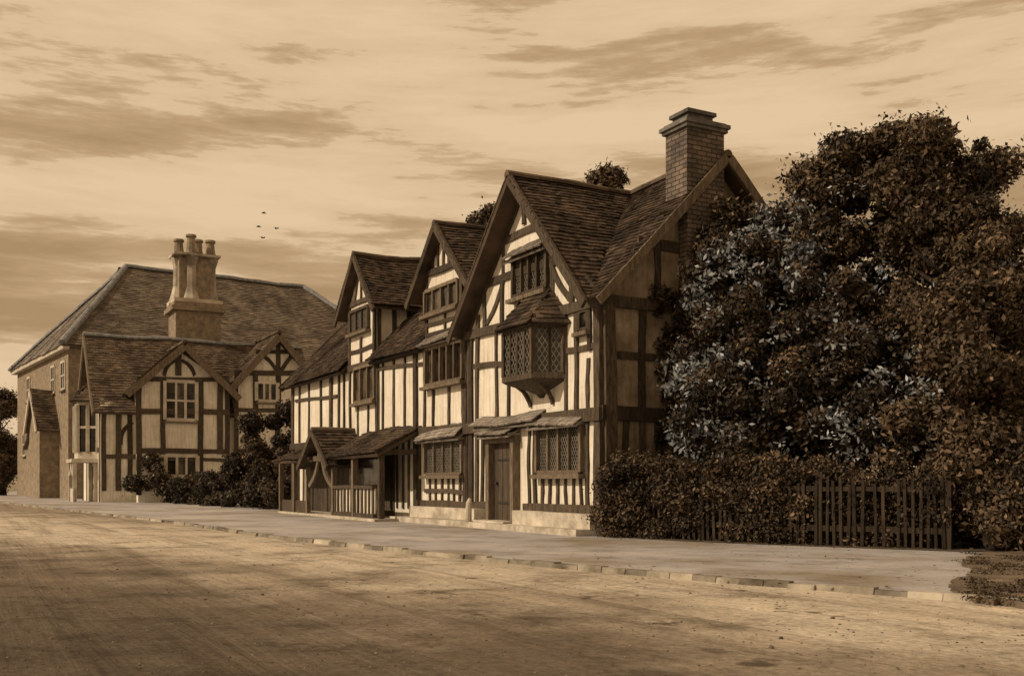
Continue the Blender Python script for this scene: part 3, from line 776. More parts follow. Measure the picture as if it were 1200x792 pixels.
def leaf_obj(name, v, mi, mats, parent=None):
    n = len(v)//4; me = bpy.data.meshes.new(name)
    me.vertices.add(len(v)); me.vertices.foreach_set('co', v.astype(np.float32).ravel())
    me.loops.add(n*4); me.loops.foreach_set('vertex_index', np.arange(n*4, dtype=np.int32))
    me.polygons.add(n); me.polygons.foreach_set('loop_start', np.arange(0, n*4, 4, dtype=np.int32)); me.polygons.foreach_set('loop_total', np.full(n, 4, dtype=np.int32))
    for m in mats: me.materials.append(M[m])
    me.polygons.foreach_set('material_index', mi.astype(np.int32))
    me.update(calc_edges=True); me.validate()
    o = bpy.data.objects.new(name, me); COL.objects.link(o)
    if parent: o.parent = parent
    return o
def subclumps(blobs, k, rmin, rmax, squash=.8):
    out = []
    for (c, r) in blobs:
        r3 = np.array(r if hasattr(r, '__len__') else (r,)*3, float)
        m = max(3, int(k*(r3[0]*r3[2])))
        for _ in range(m):
            d = rng.normal(size=3); d /= np.linalg.norm(d)
            p = np.array(c)+d*r3*rng.random()**.33*.95; q = rng.uniform(rmin, rmax)
            out.append((p, (q, q, q*squash)))
    return out
def pb(u, v, Y, rpx, dep=1.0):
    p = at(u, v, Y); r = rpx/F*Y; return (np.array(p), (r, r*dep, r))
def sprays(blobs, k, n, size, rr=(.1,.26)):
    """Small tight sprays of pale leaves on the outside of a crown."""
    out = []
    for _ in range(k):
        c, r = blobs[rng.integers(len(blobs))]; r3 = np.array(r if hasattr(r, '__len__') else (r,)*3, float)
        d = rng.normal(size=3); d /= np.linalg.norm(d); q = rng.uniform(*rr)
        out.append((np.array(c)+d*r3*rng.uniform(.9,1.18), (q*1.3, q*1.3, q*.8)))
    return leaves(out, n, size, None, [1.0])
def join(a, b, shift):
    return np.concatenate([a[0], b[0]]), np.concatenate([a[1], b[1]+shift])
def limbs(mb, base, top, r0, n, spread, seed):
    rs = random.Random(seed); base, top = Vector(base), Vector(top)
    pts = [base.lerp(top, k/5)+Vector((rs.uniform(-.08,.08), rs.uniform(-.08,.08), 0))*(k > 0)*2 for k in range(6)]
    tube(mb, pts, [r0*1.5, r0*1.05, r0*.9, r0*.75, r0*.5, r0*.22], 10)
    for i in range(n):
        k = rs.uniform(.32, .92); p = base.lerp(top, k); an = rs.uniform(0, 6.28); L = spread*rs.uniform(.5, 1)*(1.15-k*.5)
        q1 = p+Vector((math.cos(an)*L*.5, math.sin(an)*L*.5, L*.35)); q2 = p+Vector((math.cos(an)*L, math.sin(an)*L, L*.75))
        rr = r0*(1-k)*.6+.03
        tube(mb, [p, q1, q2], [rr, rr*.7, rr*.25], 6)

# tall tree on the right
tb_ = gnd(1180, 646)
tree = empty('tree', (0,0,0), 0, 'tallest russet-leaved tree above the paling fence, with a thick trunk', 'tree')
m = MB(); limbs(m, tb_, at(1100, 230, 19.9), .22, 12, 1.7, 4)
tube(m, [tb_+Vector((-.05,.1,.5)), at(1135, 470, 18.0), at(1070, 330, 19.6)], [.17,.12,.05], 9)
m.build('trunk', M['bark'], tree, smooth=True)
bl = [pb(1074,216,20,84), pb(1020,200,20.4,46), pb(1118,222,19.8,58), pb(1145,290,19.3,58), pb(1040,270,20.3,66), pb(1100,300,19.6,72), pb(985,225,20.8,42),
      pb(1150,380,18.6,62), pb(1080,390,19.0,74), pb(1150,470,17.6,58), pb(1090,480,18.0,64), pb(1195,350,19.2,50), pb(1215,440,18.4,62), pb(1140,205,20,38), pb(1050,170,20.4,32), pb(1100,168,20.2,34),
      pb(1130,540,17.4,38), pb(1200,520,17.2,52), pb(1060,540,17.8,34), pb(1010,165,20.6,26), pb(955,215,21,14), pb(1120,430,16.9,46), pb(1145,350,17.3,46), pb(1150,300,18.0,42), pb(1110,370,17.6,40), pb(1140,520,16.7,34), pb(1190,440,16.6,44), pb(1175,385,16.9,36), pb(1115,250,18.9,40), pb(1165,575,16.2,24), pb(1190,610,16.0,26), pb(1180,540,16.3,26), pb(1210,570,16.2,26)]
sc = subclumps(bl, 15, .14, .55)
v, mi = leaves(sc, 190000, .1, None, [.22,.50,.27,.0])
v, mi = join((v, mi), sprays(bl[6:12], 90, 1300, .1), 4)
leaf_obj('crown', v, mi, ['leaf_dark','leaf_brown','leaf_tan','leaf_grey','leaf_spray'], tree)
# grey-leaved shrub
shb = empty('large_shrub', (0,0,0), 0, 'tall dark shrub with blue-grey leaves in front of the end wall', 'shrub')
m = MB(); g0 = at(920, 632, 20.2); g0.z = 0
for i, (u, vv, Y) in enumerate(((850,380,20.4),(900,320,20.6),(960,300,20.4),(1000,400,19.8),(930,430,19.8))): tube(m, [g0+Vector((i*.12-.25,0,0)), g0.lerp(at(u,vv,Y), .5)+Vector((0,.1,-.2)), at(u,vv,Y)], [.12,.08,.03], 7)
m.build('trunk', M['bark'], shb, smooth=True)
bl = [pb(835,330,20.8,32), pb(880,315,20.8,42), pb(850,400,20.2,52), pb(910,380,20,60), pb(870,470,19.8,56), pb(945,300,20.8,46), pb(970,360,20,58), pb(935,460,19.4,62), pb(1000,440,19.2,64), pb(1020,370,19.8,46),
      pb(1030,490,18.7,54), pb(970,505,18.9,48), pb(915,262,21.3,22), pb(960,262,20.8,34), pb(1065,500,18.3,44), pb(820,440,20.3,34), pb(820,500,20.2,34), pb(880,525,19.4,34), pb(1000,310,20.4,40)]
sc = subclumps(bl, 17, .13, .46)
v, mi = leaves(sc, 120000, .105, None, [.46,.30,.11,.12])
v, mi = join((v, mi), sprays(bl, 420, 7200, .11, (.08,.28)), 4)
leaf_obj('crown', v, mi, ['leaf_dark','leaf_brown','leaf_tan','leaf_grey','leaf_spray'], shb)
# darker shrubs further back in the garden
for (nm, lab, bs, n_) in (('garden_shrub', 'dark evergreen shrub deep in the garden behind the fence', [pb(1010,520,24,60), pb(1080,500,24.5,70), pb(960,500,24,50), pb(1050,440,25,60)], 16000),
                     ('garden_shrub', 'dark evergreen shrub at the right edge behind the tree trunk', [pb(1160,520,22,60), pb(1215,500,22,70), pb(1190,430,23,60), pb(1120,530,21,46), pb(1235,575,20,50)], 18000)):
    v, mi = leaves(subclumps(bs, 9, .25, .5), n_, .2, None, [.55,.35,.1]); o = leaf_obj(nm, v, mi, ['leaf_dark','leaf_brown','leaf_tan']); tag(o, lab, 'shrub')
# ivy on the end wall
bl = []
for _ in range(420):
    s_ = 1.75+4.4*rng.random()**1.2; z_ = rng.uniform(.2, 7.1)
    lo_ = 1.75 if z_ < 2.5 else 1.95 if z_ < 4.8 else 1.95+(z_-4.8)*.28
    hi_ = 6.1 if z_ < 5 else 6.1-(z_-5)*.95
    if s_ > hi_: continue
    if s_ < lo_: s_ = lo_+rng.random()*.4
    if s_ < 3.1 and z_ > 6.5 and rng.random() < .75: continue
    r_ = rng.uniform(.15, .4); p_ = world(-.12-rng.random()*.25-(.36 if 1.75 < s_ < 3.45 else .0), s_, z_)
    bl.append((np.array(p_), (r_, r_*.7, r_)))
for _ in range(52):
    s_, z_ = rng.uniform(1.3, 2.0), rng.uniform(.3, 5.2)
    r_ = rng.uniform(.08, .24); bl.append((np.array(world(-.1-rng.random()*.1, s_, z_)), (r_, r_*.6, r_)))
for _ in range(130):
    s_, z_ = rng.uniform(1.7, 3.9), rng.uniform(4.3, 6.7)
    if s_ < 1.85+(z_-5.4)*.35: continue
    r_ = rng.uniform(.12, .3); bl.append((np.array(world(-.42-rng.random()*.2, s_, z_)), (r_, r_*.7, r_)))
v, mi = leaves(bl, 84000, .105, None, [.42,.38,.2])
iv = leaf_obj('ivy', v, mi, ['leaf_dark','leaf_brown','leaf_tan']); tag(iv, 'dark ivy climbing the end wall below the brick chimney', 'ivy')
# hedge behind the palings
FP = [Vector((2.05,20.92,0)), Vector((3.6,19.35,0)), Vector((5.35,17.84,0)), Vector((7.1,16.72,0))]
def along(k):
    k = min(max(k, 0), .9999)*3; i = int(k); return FP[i].lerp(FP[i+1], k-i), (FP[i+1]-FP[i]).normalized()
bl = []
for i in range(470):
    k = rng.random()**1.15*.98; p_, d_ = along(k); nb = Vector((-d_.y, d_.x, 0))
    if nb.y < 0: nb = -nb
    top = 1.68-.12*k if k < .66 else 1.35
    r_ = rng.uniform(.17, .34); q_ = p_+nb*rng.uniform(-.16 if k < .56 else -.04 if k < .66 else .12, .95); q_.z = rng.uniform(.1, top-.12)
    bl.append((np.array(q_), (r_, r_, r_*.85)))
for i in range(95):                        # bulging end beside the house
    r_ = rng.uniform(.16, .3); q_ = Vector((2.1+rng.uniform(-.28,.75), 20.75+rng.uniform(-.35,.35), rng.uniform(.1,1.45)))
    bl.append((np.array(q_), (r_, r_, r_*.9)))
v, mi = leaves(bl, 120000, .075, None, [.36,.44,.2])
hd = leaf_obj('hedge', v, mi, ['leaf_dark','leaf_brown','leaf_tan']); tag(hd, 'shaggy dark hedge behind the paling fence at the house corner', 'hedge')
# paling fence
fe = empty('paling_fence', tuple(FP[0]), 0, 'dark wooden paling fence along the pavement below the trees', 'fence')
o0 = FP[0]
m = MB(); pk = 0
for i in range(3):
    A, Bq = FP[i]-o0, FP[i+1]-o0; d_ = (Bq-A).normalized(); L = (Bq-A).length; nn = Vector((d_.y, -d_.x, 0))
    if nn.y > 0: nn = -nn
    mp = lambda a, z, o, A=A, d_=d_, nn=nn: tuple(A+d_*a+nn*o+Vector((0,0,z)))
    x = .03
    while x < L:
        h_ = 1.17+random.uniform(-.12,.05); tl = random.uniform(-.035,.035)
        if random.random() > .09:
            beam(m, mp, x, .04, x+tl, h_, .05, .02, .045, 3, .006)
        x += .118
pf = m.build('picket_panel', M['picket'], fe)
for i in range(3):
    A, Bq = FP[i]-o0, FP[i+1]-o0; d_ = (Bq-A).normalized(); L = (Bq-A).length; nn = Vector((d_.y, -d_.x, 0))
    if nn.y > 0: nn = -nn
    mp = lambda a, z, o, A=A, d_=d_, nn=nn: tuple(A+d_*a+nn*o+Vector((0,0,z)))
    for z in (.32, 1.0):
        m = MB(); beam(m, mp, 0, z, L, z, .09, -.05, .018, 8, .012); m.build('rail', M['picket'], fe)
    m = MB(); beam(m, mp, 0, 0, 0, 1.3, .12, -.12, -.0, 4, .008); m.build('post', M['picket'], fe)
    if i == 2:
        m = MB(); beam(m, mp, L, 0, L, 1.35, .14, -.12, .02, 4, .008); m.build('post', M['picket'], fe)
# undergrowth behind the right of the fence
bl = []
for i in range(120):
    k = rng.uniform(.6, 1.05); p_, d_ = along(k); nb = Vector((-d_.y, d_.x, 0)); nb = nb if nb.y > 0 else -nb
    r_ = rng.uniform(.15, .35); q_ = p_+nb*rng.uniform(.6, 2.2)+d_*rng.uniform(0, .9); q_.z = rng.uniform(.05, .8)
    bl.append((np.array(q_), (r_, r_, r_*.8)))
v, mi = leaves(bl, 15000, .12, None, [.25,.4,.3,.05])
o = leaf_obj('undergrowth', v, mi, ['leaf_dark','leaf_brown','leaf_tan','leaf_grey']); tag(o, 'loose brown undergrowth behind the open end of the fence', 'undergrowth', kind='stuff')
# weeds at the pavement's right end
m = MB(); vg = [gnd(u, v_) for u, v_ in ((1150,651),(1128,662),(1142,674),(1112,688),(1120,700),(1150,707),(1190,711),(1260,718),(1330,690),(1300,652),(1200,650))]
vg = [p_+Vector((random.uniform(-.05,.05), random.uniform(-.08,.08), 0)) for p_ in smooth_line(vg+[vg[0]], 7)[:-1]]; nv = len(vg)
m.add([p_+Vector((0,0,.056)) for p_ in vg]+[p_*1.0 for p_ in vg], [tuple(range(nv))]+[(i, (i+1) % nv, nv+(i+1) % nv, nv+i) for i in range(nv)])
tag(m.build('verge', simple('verge_earth', (.06,.045,.032), (.24,.19,.14), 2.2, .95, .8, bscale=12, dist=.05)), 'rough brown earth verge at the end of the pavement', 'verge', kind='structure')
bl = []
for i in range(120):
    q_ = gnd(1260-rng.random()**.8*125, rng.uniform(652, 711)); q_.z = .06; r_ = rng.uniform(.03, .2); bl.append((np.array(q_), (r_, r_, r_*.12)))
v, mi = leaves(bl, 5200, .032, None, [.4,.45,.15])
o = leaf_obj('weeds', v, mi, ['leaf_dark','leaf_brown','leaf_tan']); tag(o, 'low brown weeds at the end of the pavement', 'weeds', kind='stuff')
n_ = 700; vv = []
for i in range(n_):
    if i % 3: k = rng.random(); p_, d_ = along(k); q_ = p_+Vector((-abs(rng.normal())*.5, -abs(rng.normal())*.45, 0))-Vector((.1,.15,0))
    else: q_ = gnd(rng.uniform(560,1130), rng.uniform(640,700))
    an = rng.uniform(0, 6.28); l_ = rng.uniform(.015,.035); ax = Vector((math.cos(an), math.sin(an), rng.uniform(-.2,.3)))*l_; bx = Vector((-math.sin(an), math.cos(an), rng.uniform(-.2,.3)))*l_*.5
    q_ = q_+Vector((0,0,.066)); vv += [q_-ax, q_+bx, q_+ax, q_-bx]
o = leaf_obj('fallen_leaves', np.array([tuple(x) for x in vv]), rng.integers(0, 3, n_), ['leaf_dark','leaf_brown','leaf_tan']); tag(o, 'fallen leaves strewn on the pavement below the fence', 'leaves', kind='stuff')
# bushes by the lodge
def bush(name, label, cat, blobs, n, size, wts, mats=('leaf_dark','leaf_brown','leaf_tan'), k=10, rr=(.3,.6), stem=None, group=None):
    sc = subclumps(blobs, k, *rr); v, mi = leaves(sc, n, size, None, wts)
    if stem:
        e = empty(name, (0,0,0), 0, label, cat, group); m = MB(); limbs(m, stem[0], stem[1], stem[2], 8, stem[3], 3); m.build('trunk', M['bark'], e, smooth=True)
        leaf_obj('crown', v, mi, mats, e); return e
    o = leaf_obj(name, v, mi, mats); return tag(o, label, cat, group)
bush('hedge', 'low dark hedge in front of the two-gabled lodge', 'hedge', [pb(u, 574+(u-205)*.03, 1320/(23+(u-200)*.075)+1.2, 21, 1.0) for u in range(207, 335, 9)], 42000, .15, [.5,.4,.1], k=7, rr=(.3,.55))
g_ = at(298, 590, 47); g_.z = 0
bush('small_tree', 'small dark round-headed tree between the lodge and the porches', 'tree', [pb(295,545,47,28), pb(318,520,47.3,26), pb(300,503,47.6,20), pb(325,555,46.5,26), pb(275,560,47,20), pb(335,495,48,17), pb(345,525,47,18), pb(305,575,46,20)], 42000, .16, [.42,.43,.15], k=4, rr=(.35,.6), stem=(g_, at(305,515,47.4), .14, 1.0))
bush('flowering_bush', 'flowering bush with pale blossom under the lodge window', 'bush', [pb(180,562,58,18), pb(196,566,57,15), pb(163,568,58,13), pb(178,545,58.4,8)], 14000, .17, [.4,.38,.15,.07], ('leaf_dark','leaf_brown','leaf_tan','blossom'), k=4, rr=(.35,.55))
bush('bush', 'dark bush by the lodge wall beside its porch', 'bush', [pb(140,566,61,13), pb(128,573,60,8), pb(150,572,60,10)], 8000, .17, [.4,.45,.15], k=4, rr=(.3,.5))
g_ = at(2, 580, 92); g_.z = 0
bush('roadside_tree', 'dark tree at the far end of the street beside the tall brown house', 'tree', [pb(2,520,92,22), pb(-8,480,94,24), pb(0,470,95,13), pb(-15,540,90,25), pb(2,555,90,16)], 42000, .24, [.12,.5,.38], k=2.6, rr=(.5,1.4), stem=(g_, at(0,480,93), .3, 2.5))
# trees behind the house
for i, (u, vt, Y, lab) in enumerate(((711, 207, 42, 'tree top rising behind the ridge of the right gable'), (569, 258, 46, 'tree top showing between the middle and right gables'))):
    g_ = at(u, 566, Y); g_.z = 0
    e = empty('background_tree', (0,0,0), 0, lab, 'tree', 'trees behind the timber-framed house')
    m = MB(); limbs(m, g_, at(u, vt+6, Y), .28, 9, 1.5, 20+i); m.build('trunk', M['bark'], e, smooth=True)
    bl = [pb(u-8, vt+4, Y, 7), pb(u+8, vt+2, Y, 7), pb(u+1, vt-4, Y, 6), pb(u-12, vt+24, Y, 25), pb(u+14, vt+26, Y, 26), pb(u, vt+14, Y, 14), pb(u, vt+60, Y, 34)] if i == 0 else \
         [pb(u-7, vt, Y, 7), pb(u+6, vt-8, Y, 6), pb(u+10, vt+6, Y, 6), pb(u-6, vt+26, Y, 21), pb(u+14, vt+32, Y, 26), pb(u+3, vt+10, Y, 14), pb(u+6, vt+70, Y, 34)]
    v, mi = leaves(subclumps(bl, 8, .22, .55), 13000, .16, None, [.2,.5,.3]); leaf_obj('crown', v, mi, ['leaf_dark','leaf_brown','leaf_tan'], e)

# birds over the roofs
labs = ['highest small dark bird in the sky right of the clustered chimney', 'small dark bird to the right of the others in the sky', 'small dark bird gliding in the middle of the little flock', 'lowest small dark bird nearest the roof of the tall house']
for (u, vv), lab in zip(((309,250),(324,268),(303,266),(308,279)), labs):
    m = MB(); c = at(u, vv, 60); y = random.uniform(-.4,.4)
    tube(m, [(-.22,0,0),(-.1,0,.01),(.05,0,.02),(.2,0,0),(.26,0,-.01)], [.01,.05,.06,.04,.01], 6)
    for sy in (-1, 1): m.add([(.1,sy*.03,.02),(-.06,sy*.03,.02),(-.05,sy*.26,.12),(-.1,sy*.5,.06),(.08,sy*.27,.13), (.1,sy*.03,.0),(-.06,sy*.03,.0),(-.05,sy*.26,.105),(-.1,sy*.5,.055),(.08,sy*.27,.115)], [(0,1,2,4),(4,2,3),(5,9,7,6),(9,8,7),(0,4,9,5),(4,3,8,9),(1,6,7,2),(2,7,8,3)])
    o = m.build('bird', M['iron']); o.location = c; o.scale = (.62,)*3; o.rotation_euler = (.2, 0, y); tag(o, lab, 'bird', 'birds over the roofs')

# ================================================================== GROUND
kl = [Vector((-75,128,0)), Vector((-30.5,60,0)), Vector((-11.5,31.4,0)), Vector((-4.5,20,0)), Vector((.55,13.3,0)), Vector((3.8,9.85,0)), Vector((7.5,6.6,0)), Vector((14,1.5,0)), Vector((30,-9,0))]
kl = smooth_line(kl)
# road: one sheet to the horizon
m = MB(); S = 900; nx = 60
xs = np.sign(np.linspace(-1,1,nx+1))*np.abs(np.linspace(-1,1,nx+1))**3*S
vs = [(x, y+20, 0) for y in xs for x in xs]
m.v = vs; m.f = [(j*(nx+1)+i, j*(nx+1)+i+1, (j+1)*(nx+1)+i+1, (j+1)*(nx+1)+i) for j in range(nx) for i in range(nx)]; m.m = [0]*len(m.f)
g, nt, b = nodes('earth_road')
tc = nt.nodes.new('ShaderNodeTexCoord')
def nzz(scale, sx, sy, det=6., rough=.6, off=0):
    mp = nt.nodes.new('ShaderNodeMapping'); mp.inputs['Scale'].default_value = (sx, sy, 1); mp.inputs['Rotation'].default_value = (0,0,R(14)); mp.inputs['Location'].default_value = (off, off*.7, 0)
    nt.links.new(tc.outputs['Object'], mp.inputs[0]); n = N(nt, 'ShaderNodeTexNoise', Scale=scale, Detail=det, Roughness=rough); nt.links.new(mp.outputs[0], n.inputs['Vector']); return n.outputs[0]
sp = nt.nodes.new('ShaderNodeSeparateXYZ'); nt.links.new(tc.outputs['Object'], sp.inputs[0])
def mth(op, a, b_=None, c_=None):
    n = N(nt, 'ShaderNodeMath', operation=op)
    for i, q_ in enumerate((a, b_, c_)):
        if q_ is None: continue
        if hasattr(q_, 'links'): nt.links.new(q_, n.inputs[i])
        else: n.inputs[i].default_value = q_
    return n.outputs[0]
# pale band running with the street between darker ground, ragged by noise
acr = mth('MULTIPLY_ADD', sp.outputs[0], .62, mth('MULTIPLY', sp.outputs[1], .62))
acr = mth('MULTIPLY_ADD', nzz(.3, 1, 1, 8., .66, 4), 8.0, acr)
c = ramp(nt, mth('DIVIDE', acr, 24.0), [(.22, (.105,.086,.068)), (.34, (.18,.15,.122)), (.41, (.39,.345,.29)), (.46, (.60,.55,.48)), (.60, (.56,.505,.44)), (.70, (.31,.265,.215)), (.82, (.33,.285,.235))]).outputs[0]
c = mix(nt, .85, c, ramp(nt, nzz(.8, 1, 1.15, 9., .7, 7), [(.36, (.42,.39,.35)), (.47, (.9,.9,.9)), (.6, (1.05,1.03,1.0)), (.7, (1.35,1.3,1.25))]).outputs[0], 'MULTIPLY')
def rut(sa, sc_, off):
    mp = nt.nodes.new('ShaderNodeMapping'); mp.vector_type = 'TEXTURE'; mp.inputs['Rotation'].default_value = (0,0,ROT); mp.inputs['Scale'].default_value = (1/sa, 1/sc_, 1); mp.inputs['Location'].default_value = (off,0,0)
    nt.links.new(tc.outputs['Object'], mp.inputs[0]); n = N(nt, 'ShaderNodeTexNoise', Scale=1.0, Detail=5.0, Roughness=.6, Distortion=.3); nt.links.new(mp.outputs[0], n.inputs['Vector']); return n.outputs[0]
rt = rut(.09, 1.7, 3)
c = mix(nt, .5, c, ramp(nt, rt, [(.38, (.5,.46,.41)), (.48, (1,1,1)), (.62, (1.15,1.12,1.08))]).outputs[0], 'MULTIPLY')
c = mix(nt, .7, c, ramp(nt, nzz(14, 1, 1, 7., .75), [(.33, (.45,.43,.40)), (.6, (1.15,1.13,1.1))]).outputs[0], 'MULTIPLY')
pd = ramp(nt, nzz(1.2, 1, 1, 7., .7, 21), [(.595, (0,0,0)), (.65, (.85,.85,.85))]).outputs[0]
c = mix(nt, pd, c, (.075,.057,.042))
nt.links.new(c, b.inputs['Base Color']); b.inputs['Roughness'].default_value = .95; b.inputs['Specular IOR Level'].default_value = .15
hh = mth('MULTIPLY_ADD', nzz(14, 1, 1, 7., .75), .3, nzz(.8, 1, 1.15, 9., .7, 7))
hh = mth('MULTIPLY_ADD', rt, 1.6, hh)
bp = N(nt, 'ShaderNodeBump', Strength=1.0, Distance=.06); nt.links.new(hh, bp.inputs['Height']); nt.links.new(bp.outputs[0], b.inputs['Normal'])
tag(m.build('road', g, recalc=False), 'bare earth road with wheel tracks, dark damp patches and a paler middle band', 'road', kind='structure')
# loose stones on the road
def inside_road(p):
    best = min(kl, key=lambda q_: (q_-p).length); i = kl.index(best); d_ = (kl[min(i+1, len(kl)-1)]-kl[max(i-1, 0)]).normalized()
    nb = Vector((-d_.y, d_.x, 0)); nb = nb if nb.x*EX+nb.y*EY > 0 else -nb
    return (p-best).dot(nb) < -.05
m = MB(); rs = random.Random(9); k_ = 0
while k_ < 2600:
    y_ = 4.5+20*rs.random()**1.7; x_ = rs.uniform(-.55, .55)*y_
    p_ = Vector((x_, y_, 0))
    if noise.noise(p_*.35) < rs.uniform(-.5,.25): continue
    if not inside_road(p_): continue
    r_ = rs.uniform(.004, .013)*(1+(rs.random() > .97)*.8)
    a_ = rs.uniform(0, 6.28); vs = []
    for i in range(5): vs.append(p_+Vector((math.cos(a_+i*1.257)*r_*rs.uniform(.7,1.3), math.sin(a_+i*1.257)*r_*rs.uniform(.7,1.3), -.004)))
    for i in range(5): vs.append(p_+(vs[i]-p_)*.6+Vector((0,0,r_*rs.uniform(.5,.9))))
    m.add(vs, [(i, (i+1) % 5, 5+(i+1) % 5, 5+i) for i in range(5)]+[(5,6,7,8,9)]); k_ += 1
tag(m.build('gravel', simple('road_stones', (.07,.055,.04), (.25,.21,.165), .8, .95, 0, .5)), 'scattered small stones on the earth road', 'gravel', kind='stuff')
# pavement and kerb
g, nt, b = nodes('worn_pavement')
tc = nt.nodes.new('ShaderNodeTexCoord')
c = ramp(nt, nzz(.28, 1, 1, 6., .6, 2), [(.38, (.31,.275,.235)), (.5, (.43,.425,.46)), (.66, (.54,.515,.505))]).outputs[0]
c = mix(nt, .6, c, ramp(nt, nzz(1.1, 1, 1, 9., .72, 5), [(.36, (.45,.4,.34)), (.5, (1.0,.98,.96)), (.7, (1.15,1.13,1.1))]).outputs[0], 'MULTIPLY')
c = mix(nt, .4, c, ramp(nt, nzz(26, 1, 1, 4., .7), [(.35, (.6,.58,.55)), (.6, (1.1,1.1,1.1))]).outputs[0], 'MULTIPLY')
mp = nt.nodes.new('ShaderNodeMapping'); mp.inputs['Rotation'].default_value = (0,0,-ROT); nt.links.new(tc.outputs['Object'], mp.inputs[0])
br = N(nt, 'ShaderNodeTexBrick', Scale=1.0); br.inputs['Brick Width'].default_value = 1.1; br.inputs['Row Height'].default_value = .75; br.inputs['Mortar Size'].default_value = .013; br.inputs['Mortar Smooth'].default_value = .6
br.inputs['Color1'].default_value = (1,1,1,1); br.inputs['Color2'].default_value = (.9,.89,.87,1); br.inputs['Mortar'].default_value = (.5,.46,.42,1)
wb = N(nt, 'ShaderNodeVectorMath', operation='MULTIPLY_ADD'); nzw = N(nt, 'ShaderNodeTexNoise', Scale=2.0, Detail=4.0); nt.links.new(tc.outputs['Object'], nzw.inputs['Vector'])
nt.links.new(nzw.outputs[1], wb.inputs[0]); wb.inputs[1].default_value = (.05,.05,0); nt.links.new(mp.outputs[0], wb.inputs[2]); nt.links.new(wb.outputs[0], br.inputs['Vector'])
c = mix(nt, .75, c, br.outputs[0], 'MULTIPLY')
nt.links.new(c, b.inputs['Base Color']); b.inputs['Roughness'].default_value = .7; b.inputs['Specular IOR Level'].default_value = .3
bp = N(nt, 'ShaderNodeBump', Strength=.5, Distance=.02); nt.links.new(nzz(9, 1, 1, 8., .65), bp.inputs['Height']); nt.links.new(bp.outputs[0], b.inputs['Normal'])
M['pave'] = g
m = MB(); KH = .09; n = len(kl)
KH = .085
vs = []
for i, p_ in enumerate(kl):
    d_ = (kl[min(i+1, n-1)]-kl[max(i-1, 0)]).normalized(); nb = Vector((-d_.y, d_.x, 0)); nb = nb if nb.x*EX+nb.y*EY > 0 else -nb
    vs += [p_+nb*.11+Vector((0,0,.05)), p_+nb*6+Vector((0,0,.012)), p_+nb*14+Vector((0,0,.008)), p_+nb*60+Vector((0,0,.008))]
m.add(vs, [(i*4+k, i*4+k+1, (i+1)*4+k+1, (i+1)*4+k) for i in range(n-1) for k in range(3)])
tag(m.build('pavement', M['pave'], recalc=False), 'pale grey worn pavement between the kerb and the houses', 'pavement', kind='structure')
m = MB(); vs = []
rs = random.Random(5)
for i in range(n-1):
    a_, b_ = kl[i], kl[i+1]; L = (b_-a_).length; ns = max(1, int(L/.9)); d_ = (b_-a_).normalized(); nb = Vector((-d_.y, d_.x, 0)); nb = nb if nb.x*EX+nb.y*EY > 0 else -nb
    for k in range(ns):
        p_, q_ = a_.lerp(b_, k/ns), a_.lerp(b_, (k+.985)/ns); h_ = .062+rs.uniform(-.012,.014); jo = rs.uniform(-.03,.03)
        m.add([p_+nb*jo, q_+nb*jo, q_+nb*.13, p_+nb*.13]+[x+Vector((0,0,h_)) for x in (p_+nb*(jo+.015), q_+nb*(jo+.015), q_+nb*.13, p_+nb*.13)], BOXF)
tag(m.build('kerb', simple('kerb_stone', (.10,.085,.065), (.46,.42,.35), 1.3, .9, .5, .35)), 'line of low pale kerb stones', 'kerb', kind='structure')
# garden earth under the trees
m = MB(); gp = [FP[0]+Vector((-.25,-.1,0)), FP[1]+Vector((-.28,-.3,0)), FP[2]+Vector((-.2,-.22,0)), FP[3]+Vector((-.1,-.35,0)), Vector((12,14.0,0)), Vector((40,22,0)), Vector((30,60,0)), world(1,7), world(.3,6.1), world(.3,.2)]
m.add([p_+Vector((0,0,.02+.01*(i > 3))) for i, p_ in enumerate(gp)], [tuple(range(len(gp)))])
tag(m.build('garden_ground', simple('garden_earth', (.05,.038,.027), (.15,.115,.08), 1.4, .95, .6, bscale=9), recalc=False), 'dark garden earth behind the paling fence', 'ground', kind='structure')
o = bpy.data.objects['garden_ground']
if o.data.polygons[0].normal.z < 0: o.data.flip_normals()

# ================================================================== LIGHT, SKY, CAMERA
sunv = Vector((-.80, -.30, .62)).normalized()
sl = bpy.data.lights.new('sun', 'SUN'); sl.energy = 3.0; sl.angle = R(.8); sl.color = (1, .81, .58)
so = bpy.data.objects.new('sun', sl); COL.objects.link(so); so.rotation_euler = sunv.to_track_quat('Z', 'Y').to_euler(); so.location = (-30,-10,40)
W = bpy.data.worlds.new('World'); scene.world = W; W.use_nodes = True; nt = W.node_tree
bg = nt.nodes['Background']
sky = nt.nodes.new('ShaderNodeTexSky'); sky.sky_type = 'NISHITA'; sky.sun_disc = False
sky.sun_elevation = math.asin(sunv.z); sky.sun_rotation = math.atan2(sunv.x, sunv.y); sky.dust_density = 4
bw_ = nt.nodes.new('ShaderNodeRGBToBW'); nt.links.new(sky.outputs[0], bw_.inputs[0])
tint = mix(nt, 1.0, bw_.outputs[0], (1.15,.86,.5), 'MULTIPLY')
tc = nt.nodes.new('ShaderNodeTexCoord')
def cl(scale, sc, det, rough, off):
    mp = nt.nodes.new('ShaderNodeMapping'); mp.inputs['Scale'].default_value = sc; mp.inputs['Location'].default_value = off
    nt.links.new(tc.outputs['Generated'], mp.inputs[0]); n = N(nt, 'ShaderNodeTexNoise', Scale=scale, Detail=det, Roughness=rough, Distortion=.12); nt.links.new(mp.outputs[0], n.inputs['Vector']); return n.outputs[0]
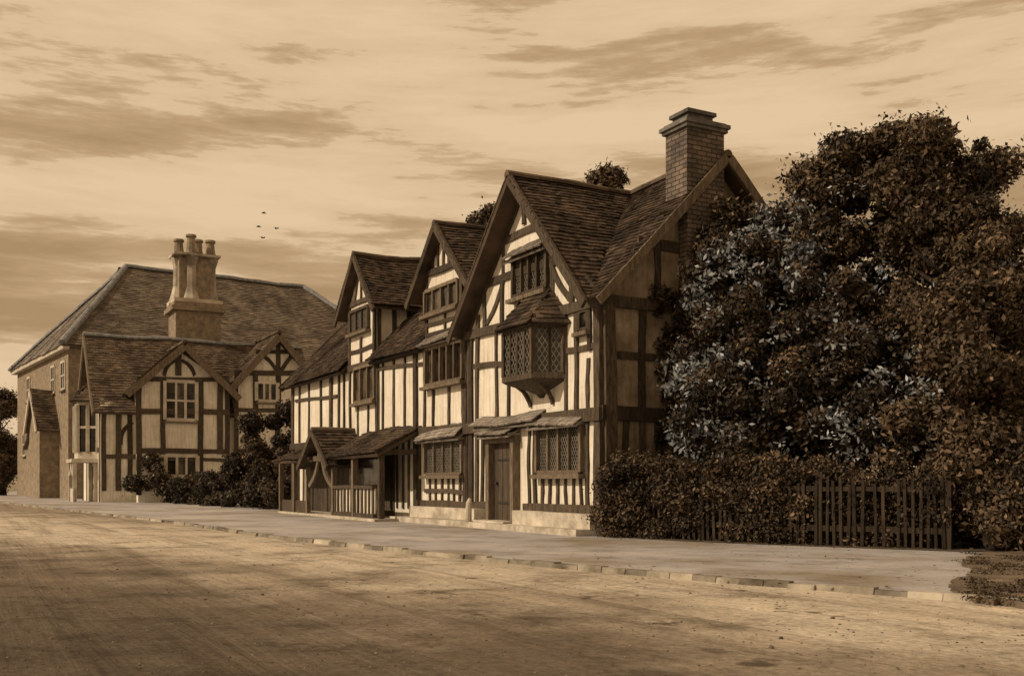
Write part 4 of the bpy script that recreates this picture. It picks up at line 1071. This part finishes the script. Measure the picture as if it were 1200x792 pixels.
a = cl(1.5, (1, 1, 7.5), 9., .56, (.3,.2,.15)); b2 = cl(3.6, (1, 1, 7.0), 10., .64, (2.1,.6,.4))
ad = N(nt, 'ShaderNodeMath', operation='MULTIPLY_ADD'); nt.links.new(b2, ad.inputs[0]); ad.inputs[1].default_value = .66
s_ = N(nt, 'ShaderNodeMath', operation='MULTIPLY'); nt.links.new(a, s_.inputs[0]); s_.inputs[1].default_value = .46; nt.links.new(s_.outputs[0], ad.inputs[2])
sx = nt.nodes.new('ShaderNodeSeparateXYZ'); nt.links.new(tc.outputs['Generated'], sx.inputs[0])
mr = N(nt, 'ShaderNodeMapRange', interpolation_type='SMOOTHSTEP'); nt.links.new(sx.outputs[2], mr.inputs[0])
for i_, x_ in ((1,.345),(2,.43),(3,0.),(4,-.075)): mr.inputs[i_].default_value = x_
mr2 = N(nt, 'ShaderNodeMapRange', interpolation_type='SMOOTHSTEP'); nt.links.new(sx.outputs[2], mr2.inputs[0])
for i_, x_ in ((1,.20),(2,.36),(3,-.010),(4,.030)): mr2.inputs[i_].default_value = x_
ad1 = N(nt, 'ShaderNodeMath', operation='ADD'); nt.links.new(ad.outputs[0], ad1.inputs[0]); nt.links.new(mr2.outputs[0], ad1.inputs[1])
ad2 = N(nt, 'ShaderNodeMath', operation='ADD'); nt.links.new(ad1.outputs[0], ad2.inputs[0]); nt.links.new(mr.outputs[0], ad2.inputs[1])
cr = ramp(nt, ad2.outputs[0], [(.46, (4.2,2.72,1.40)), (.535, (5.3,3.55,1.95)), (.564, (6.4,4.5,2.6)), (.578, (7.5,5.45,3.3)), (.67, (8.3,6.1,3.8))])
sk = mix(nt, .9, tint, cr.outputs[0])
nt.links.new(sk, bg.inputs[0]); bg.inputs[1].default_value = .1

cam = bpy.data.cameras.new('camera'); co = bpy.data.objects.new('camera', cam); COL.objects.link(co)
co.location = (0,0,EYE); co.rotation_euler = (R(90),0,0); cam.sensor_width = 36; cam.lens = 36*F/1200
cam.shift_y = (566-396)/1200; cam.clip_end = 3000; cam.clip_start = .1
scene.camera = co
vs_ = scene.view_settings; vs_.view_transform = 'Standard'; vs_.look = 'None'; vs_.gamma = 1; vs_.exposure = 0; vs_.use_curve_mapping = False
scene.render.engine = 'CYCLES'
